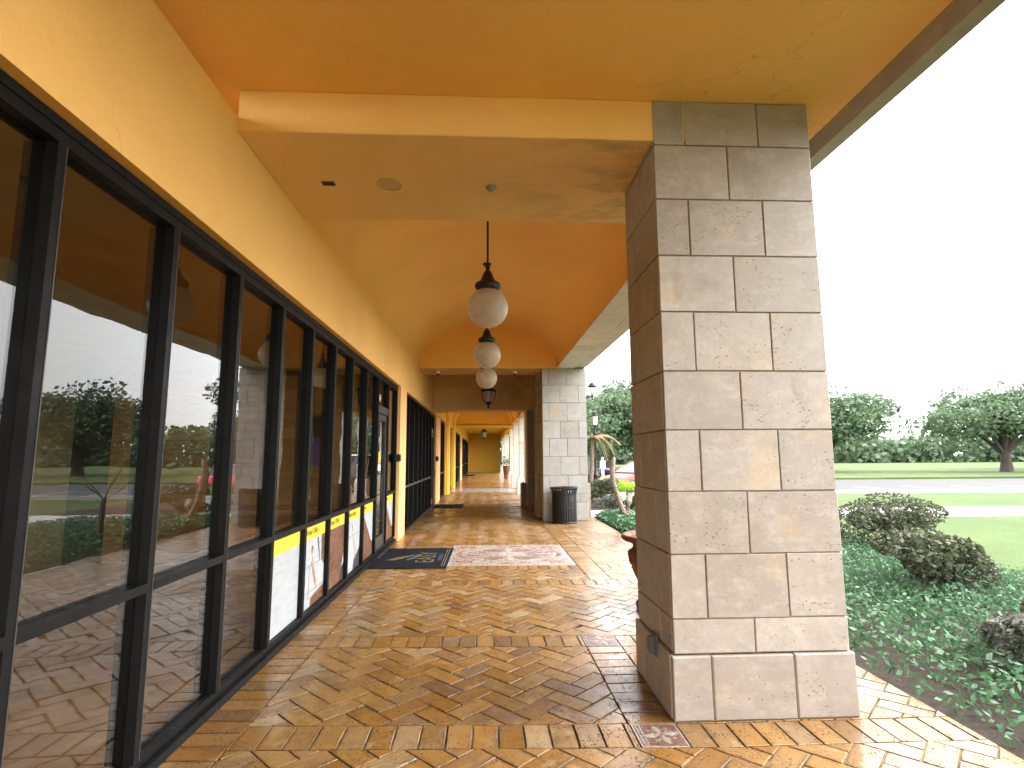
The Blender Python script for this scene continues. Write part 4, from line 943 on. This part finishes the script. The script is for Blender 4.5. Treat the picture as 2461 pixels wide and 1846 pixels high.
o = stuff(gc.build('ground_cover', M['cover'])); o['label'] = 'low green leafy ground cover edging the pavement'
def trough(label, x, y, z0, w, d, h, n):
    t = thing('planter_trough', label, 'planter', (x, y, z0))
    m = MB(); b = [(-w * .44, -d * .42), (w * .44, -d * .42), (w * .44, d * .42), (-w * .44, d * .42)]; tp = [(-w / 2, -d / 2), (w / 2, -d / 2), (w / 2, d / 2), (-w / 2, d / 2)]
    m.v += [(x + a, y + c, z0) for a, c in b] + [(x + a, y + c, z0 + h) for a, c in tp] + [(x + a * .86, y + c * .8, z0 + h) for a, c in tp] + [(x + a * .84, y + c * .78, z0 + h - .05) for a, c in tp]
    for r_ in range(3):
        for k in range(4): m.f.append((r_ * 4 + k, r_ * 4 + (k + 1) % 4, r_ * 4 + 4 + (k + 1) % 4, r_ * 4 + 4 + k)); m.uv.append([(0, 0)] * 4); m.tint.append(0)
    m.build('box', M['concrete'], t); bx('rim', M['concrete'], t, x - w * .52, x + w * .52, y - d * .53, y - d * .45, z0 + h - .05, z0 + h + .02)
    bx('soil', M['mulch'], t, x - w * .42, x + w * .42, y - d * .38, y + d * .38, z0 + h - .08, z0 + h - .04)
    pl = thing('grass_plant', label.replace('trough', 'grass').replace('cream', 'lime').replace('holding bright grass ', 'clump '), 'plant', (x, y, z0 + h))
    m = MB()
    for k in range(4): blades(m, (x + (k - 1.5) * w * .2, y, z0 + h - .05), n, .5, .22, .016)
    m.build('blades', M['blade'], pl); return t
trough('cream trough holding bright grass left of the leaning trunk', 4.31, 19.3, -.03, .66, .45, .56, 40)
trough('cream trough holding bright grass right of the leaning trunk', 4.49, 17.6, -.03, .72, .45, .5, 46)
# leaning cut trunk, with a second stem
tr_ = thing('leaning_trunk', 'grey leaning bare palm trunk in the ground cover before the car', 'tree', (3.40, 13.9, 0))
MB().tube([(3.50, 13.85, -.05), (3.46, 13.85, .18), (3.33, 13.87, .55), (3.22, 13.9, .95), (3.20, 13.92, 1.25), (3.24, 13.95, 1.46), (3.27, 13.95, 1.60)], [.10, .075, .062, .066, .07, .058, .035], 12).build('trunk', M['bark'], tr_, smooth=True)
MB().tube([(3.58, 14.0, -.05), (3.62, 14.1, .25), (3.68, 14.2, .45), (3.74, 14.3, .60)], [.10, .085, .075, .06], 12).build('second_stem', M['bark'], tr_, smooth=True)
st = thing('garden_stone', 'dark rounded stone in the ground cover by the trunk foot', 'stone', (3.95, 13.6, 0)); MB().lathe([(.0005, -.05), (.13, 0), (.16, .1), (.12, .22), (.0005, .27)], (3.95, 13.6, 0), 12).build('stone', M['asphalt'], st, smooth=True)
# small palm with a hanging dry frond
pm = thing('palm_tree', 'young palm with a drooping dry brown frond beyond the hedge', 'palm', (3.77, 19.6, 0))
MB().tube([(3.77, 19.6, -.1), (3.74, 19.6, .7), (3.80, 19.6, 1.4), (3.80, 19.6, 2.25)], [.12, .085, .06, .045], 10).build('trunk', M['bark'], pm, smooth=True)
def frond(mb, c, a, L, rise, droop, leafl=.30, n=26):
    pr = None
    for j in range(n):
        t = j / (n - 1); r = L * t; z = c[2] + rise * math.sin(t * 1.6) - droop * t * t
        p = Vector((c[0] + math.cos(a) * r, c[1] + math.sin(a) * r, z))
        if pr is not None:
            s = Vector((-math.sin(a), math.cos(a), 0)) * .012; mb.face([pr - s, p - s, p + s, pr + s])
            for sg in (-1, 1):
                ll = leafl * (1 - .6 * abs(t - .45)); tip = p + Vector((-math.sin(a) * sg * ll * .8 + math.cos(a) * ll * .5, math.cos(a) * sg * ll * .8 + math.sin(a) * ll * .5, -ll * .45))
                d = Vector((math.cos(a), math.sin(a), 0)) * .018; mb.face([p - d, p + d, tip])
        pr = p
m = MB()
for k in range(9): frond(m, (3.80, 19.6, 2.22), .3 + k * .7, random.uniform(.7, 1.1), random.uniform(.1, .35), random.uniform(.7, 1.2))
m.build('crown', M['palm'], pm)
m = MB()
for a, dr, L in ((-.1, .55, .95), (.5, .95, .7), (-.7, 1.1, .6), (2.9, .9, .6), (1.4, 1.0, .6), (-1.6, 1.0, .5), (-.4, .9, .75)): frond(m, (3.80, 19.6, 2.28), a, L, .34, dr, .3)
m.build('dry_frond', M['deadfrond'], pm)
yc = thing('yucca', 'spiky green plant with long stiff leaves just behind the near pillar', 'plant', (3.75, 11.2, 0))
m = MB()
for a, e, L in ((3.3, .55, .85), (2.9, .12, .9), (3.15, -.02, .85), (2.6, .9, .8), (3.6, 1.0, .9), (1.5, .6, .8), (.4, .5, .8), (-.6, .4, .8), (4.6, .5, .8), (5.2, .9, .7), (2.0, 1.2, .9)):
    b = Vector((3.75, 11.2, .82)); d = Vector((math.cos(a) * math.cos(e), math.sin(a) * math.cos(e), math.sin(e))); s = d.cross(Vector((0, 0, 1))).normalized() * .022; mid = b + d * L * .5
    m.face([b - s * .6, mid - s, mid + s, b + s * .6]); m.face([mid - s, b + d * L, mid + s])
m.build('leaves', M['palm'], yc); MB().tube([(3.75, 11.2, -.05), (3.75, 11.2, .85)], [.06, .045], 8).build('stem', M['bark'], yc)

# wall lantern, street lamp, sign post
wl_ = thing('wall_lantern', 'dark dome-shaded lantern on an arm off the outer face of the pale pillar', 'lantern', (2.64, 14.55, 3.1)); x, y = 2.87, 14.55
MB().tube([(2.60, y, 3.19), (2.75, y, 3.2), (x, y, 3.2)], .02, 8).build('arm', M['iron'], wl_); MB().tube([(2.60, y, 3.08), (2.66, y, 3.14), (2.76, y, 3.17)], .012, 8).build('brace', M['iron'], wl_); bx('wall_plate', M['iron'], wl_, 2.615, 2.645, y - .05, y + .05, 3.04, 3.26)
MB().lathe([(.0005, .20), (.012, .19), (.018, .165), (.010, .14), (.03, .13), (.07, .10), (.11, .045), (.13, 0), (.12, -.004), (.06, .04)], (x, y, 3.46), 24).build('dome_shade', M['iron'], wl_, smooth=True)
MB().lathe([(.10, 0), (.085, -.10), (.05, -.18), (.03, -.2)], (x, y, 3.45), 20).build('glass', M['clear'], wl_, smooth=True); MB().lathe([(.0005, .1), (.02, .08), (.03, .03), (.012, -.03)], (x, y, 3.3), 12).build('bulb', M['bulb'], wl_, smooth=True)
for k in range(6):
    a = k * math.pi / 3; MB().tube([(x + .1 * math.cos(a), y + .1 * math.sin(a), 3.46), (x + .035 * math.cos(a), y + .035 * math.sin(a), 3.26)], .007, 5).build('glass_bar', M['iron'], wl_)
MB().lathe([(.0005, .03), (.035, .02), (.028, -.03), (.018, -.06), (.02, -.08), (.0005, -.13)], (x, y, 3.23), 16).build('cup', M['iron'], wl_, smooth=True)
sl = thing('street_lamp', 'black post lamp with white panes behind the palm', 'street lamp', (5.05, 25.2, 0)); x, y = 5.05, 25.2
MB().lathe([(.21, -.1), (.21, .1), (.17, .14), (.17, .40), (.2, .44), (.15, .50), (.13, .70), (.17, .74), (.09, .82), (.055, .95), (.045, 2.6), (.08, 2.64), (.04, 2.7), (.04, 2.95), (.09, 3.0), (.05, 3.04)], (x, y, 0), 14).build('post', M['iron'], sl, smooth=True)
MB().lathe([(.10, 0), (.135, .40)], (x, y, 3.05), 8).build('pane', M['white'], sl)
for k in range(4): a = k * math.pi / 2 + .4; MB().tube([(x + .1 * math.cos(a), y + .1 * math.sin(a), 3.05), (x + .14 * math.cos(a), y + .14 * math.sin(a), 3.46)], .012, 5).build('corner_bar', M['iron'], sl)
MB().lathe([(.10, -.02), (.18, 0), (.18, .04), (.12, .07), (.12, .12), (.14, .13), (.05, .2), (.0005, .28)], (x, y, 3.45), 12).build('roof', M['iron'], sl, smooth=True)
sg = thing('sign_post', 'white bollard post with a square white box beside the parked cars', 'post', (5.12, 24.05, 0)); x, y = 5.12, 24.05
bx('post', M['white'], sg, x - .055, x + .055, y - .055, y + .055, -.1, 1.1); bx('box', M['white'], sg, x - .11, x + .11, y - .09, y + .09, 1.08, 1.42); MB().lathe([(.09, 0), (.05, .05), (.05, .12), (.0005, .17)], (x, y, 1.42), 4).build('cap', M['white'], sg)

# ---------------------------------------------------------------- cars
def loft(mb, st):
    """st: list of (x, [(y, z) outline ...]) with equal counts"""
    i = len(mb.v); n = len(st[0][1])
    for x, o in st: mb.v += [(x, y, z) for y, z in o]
    for j in range(len(st) - 1):
        for k in range(n): mb.f.append((i + j * n + k, i + j * n + (k + 1) % n, i + (j + 1) * n + (k + 1) % n, i + (j + 1) * n + k)); mb.uv.append([(0, 0)] * 4); mb.tint.append(0)
    for e in (0, len(st) - 1): mb.f.append(tuple(i + e * n + k for k in range(n))); mb.uv.append([(0, 0)] * n); mb.tint.append(0)
def car(label, loc, rz, L, Wd, H, belt, paint, suv, roofmat=None):
    t = thing('parked_car', label, 'car', loc, 'cars parked beyond the garden', rz)
    def sec(w, zb, zt): return [(-w * .86, zb), (w * .86, zb), (w, zb + .12), (w, (zb + zt) / 2 + .04), (w * .95, zt - .06), (w * .84, zt), (-w * .84, zt), (-w * .95, zt - .06), (-w, (zb + zt) / 2 + .04), (-w, zb + .12)]
    h = L / 2; w = Wd / 2; hood = belt - (.02 if suv else .10)
    m = MB(); loft(m, [(-h, sec(w * .80, .38, belt - .18)), (-h + .1, sec(w * .92, .27, belt - .04)), (-h * .62, sec(w, .24, belt)), (0, sec(w, .24, belt)), (h * .42, sec(w, .24, belt)), (h * .6, sec(w * .98, .24, hood)), (h * .92, sec(w * .92, .26, hood - .12)), (h, sec(w * .78, .34, hood - .26))])
    body = m.build('body', M[paint], t, smooth=False, local=True); md = body.modifiers.new('bevel', 'BEVEL'); md.width = .05; md.segments = 2; md.limit_method = 'ANGLE'; md.angle_limit = R(25)
    back = -h * (.97 if suv else .80); a = w * .86; b = w * .70
    m = MB(); loft(m, [(back, [(-a, belt - .02), (a, belt - .02), (a, belt + .01), (-a, belt + .01)]), (back + (.1 if suv else .42), [(-a, belt - .02), (a, belt - .02), (b, H - .05), (-b, H - .05)]), (h * .10, [(-a, belt - .02), (a, belt - .02), (b, H - .04), (-b, H - .04)]), (h * .50, [(-a, belt - .02), (a, belt - .02), (a, belt + .0), (-a, belt + .0)])])
    m.build('windows', M['carglass'], t, local=True)
    m = MB(); x0, x1 = back + (.12 if suv else .44), h * .10
    m.prism([(x0, -b), (x1, -b), (x1 + .03, -b * .6), (x1 + .03, b * .6), (x1, b), (x0, b)], H - .075, H, .05); m.build('roof', M[roofmat or paint], t, local=True)
    for sy in (-1, 1):
        for xx in ((x0, x0 - .28 if not suv else x0 - .1), (h * -.15, h * -.15), (x1, h * .48)):
            m = MB(); m.tube([(xx[0], sy * b * 1.01, H - .05), (xx[1], sy * a * 1.01, belt - .01)], .035, 6); m.build('window_pillar', M[paint], t, local=True)
        m = MB(); m.box(h * .38, h * .44, sy * (w + .12) - .07, sy * (w + .12) + .07, belt + .0, belt + .14); m.build('mirror', M[paint], t, local=True)
        m = MB(); m.box(h * .86, h * .95, sy * w * .66 - .18, sy * w * .66 + .18, hood - .34, hood - .20); m.build('headlight', M['lens'], t, local=True)
        m = MB(); m.box(-h - .02, -h * .93, sy * w * .70 - .12, sy * w * .70 + .12, belt - .30, belt - .08); m.build('tail_light', M['tail'], t, local=True)
        for xx in (-h * .60, h * .62):
            rr = .36 if suv else .32; m = MB(); m.lathe([(.0005, -.11), (rr * .62, -.11), (rr * .94, -.10), (rr, -.06), (rr, .06), (rr * .94, .10), (rr * .6, .11), (.0005, .10)], (0, 0, 0), 20)
            m.v = [(xx + p[0], sy * (w - .12) + p[2] * sy, rr + p[1]) for p in m.v]; wh_ = m.build('wheel', M['tyre'], t, local=True)
            m = MB(); m.lathe([(rr * .62, .105), (rr * .5, .125), (.05, .115), (.0005, .12)], (0, 0, 0), 14); m.v = [(xx + p[0], sy * (w - .12) + p[2] * sy, rr + p[1]) for p in m.v]; m.build('rim', M['carsilver'], wh_, local=True)
    m = MB(); m.box(h * .9, h * 1.005, -w * .5, w * .5, hood - .45, hood - .24); m.build('grille', M['black'], t, local=True)
    return t
car('black sport utility car with a silver roof behind the post lamp', (4.75, 29.4, -.09), R(8), 4.9, 1.95, 1.84, 1.12, 'carblack', True, 'carsilver')
car('red car parked nose to the garden behind the leaning trunk', (7.7, 26.9, -.09), R(205), 4.4, 1.8, 1.43, .93, 'carred', False)

# ---------------------------------------------------------------- trees
def tree(label, x, y, h, rad, n, kind='oak_tree', mat='oak', leaf=.42, trunk=.45, zb=0.0, crown0=.28):
    t = thing(kind, label, 'tree', (x, y, zb), 'oaks across the lawn')
    rs = random.Random(int(x * 13 + y * 7)); m = MB(); limbs = []
    for k in range(9):
        a = 2 * math.pi * k / 9 + rs.uniform(-.3, .3); e = rs.uniform(.25, 1.2); L = rad * rs.uniform(.55, .85)
        limbs.append((math.cos(a) * math.cos(e) * L, math.sin(a) * math.cos(e) * L, h * crown0 + (h * (.86 - crown0)) * math.sin(e) * rs.uniform(.7, 1)))
    s = MB(); fk = h * crown0
    s.tube([(x, y, zb - .2), (x + .05, y, zb + fk * .5), (x, y, zb + fk)], [trunk * 1.25, trunk * .9, trunk * .8], 10)
    tk = s.build('trunk', M['oakbark'], t, smooth=True)
    s = MB()
    for l in limbs: s.tube([(x, y, zb + fk * .85), (x + l[0] * .4, y + l[1] * .4, zb + fk + (l[2] - fk) * .55), (x + l[0], y + l[1], zb + l[2])], [trunk * .5, trunk * .28, trunk * .08], 6)
    s.build('limb', M['oakbark'], t)
    cl = []
    for k in range(100):
        l = rs.choice(limbs); f = rs.uniform(.4, 1.25); cl.append((l[0] * f + rs.gauss(0, rad * .16), l[1] * f + rs.gauss(0, rad * .16), min(h, max(h * crown0 * .75, l[2] * rs.uniform(.75, 1.15) + rs.gauss(0, h * .05))), rad * rs.uniform(.14, .30)))
    for k in range(n):
        c = rs.choice(cl); d = Vector((rs.gauss(0, 1), rs.gauss(0, 1), rs.gauss(0, .8))).normalized() * c[3] * rs.uniform(.5, 1.05)
        m.leaf((x + c[0] + d.x, y + c[1] + d.y, zb + c[2] + d.z * .75), leaf * rs.uniform(.6, 1.3), None, .6)
    m.build('crown', M[mat], t); return t
tree('dense oak over the lawn right behind the parked cars, forked dark trunk', 12.2, 56, 9.6, 7.0, 24000, crown0=.22)
tree('taller oak standing behind and right of the forked oak', 17.6, 62, 12.4, 7.8, 22000, crown0=.22)
tree('oak at the pillar end of the lawn, left of the forked oak', 12.6, 70, 11.4, 7.5, 22000, crown0=.2)
tree('broad oak on the lawn past the near pillar', 33, 52, 9.5, 7.5, 13000, crown0=.2)
tree('oak far along the road past the near pillar', 47, 48, 9, 7, 10000, crown0=.2)
tree('oak nearest the road bend past the near pillar', 62, 55, 10, 8, 9000, crown0=.2)
tree('small oak low on the lawn between the larger oaks', 26, 72, 9, 7, 9000, crown0=.18)
m = MB()
for k in range(15000):
    a = random.uniform(-20, 170); m.leaf((a, 105 + random.uniform(-6, 6) + .05 * a, random.uniform(.2, 7.5) * (.7 + .3 * math.sin(a * .21) * math.sin(a * .07 + 1))), random.uniform(.9, 1.8), None, .7)
o = stuff(m.build('tree_line', M['oak'])); o['label'] = 'far wooded edge behind the lawn'
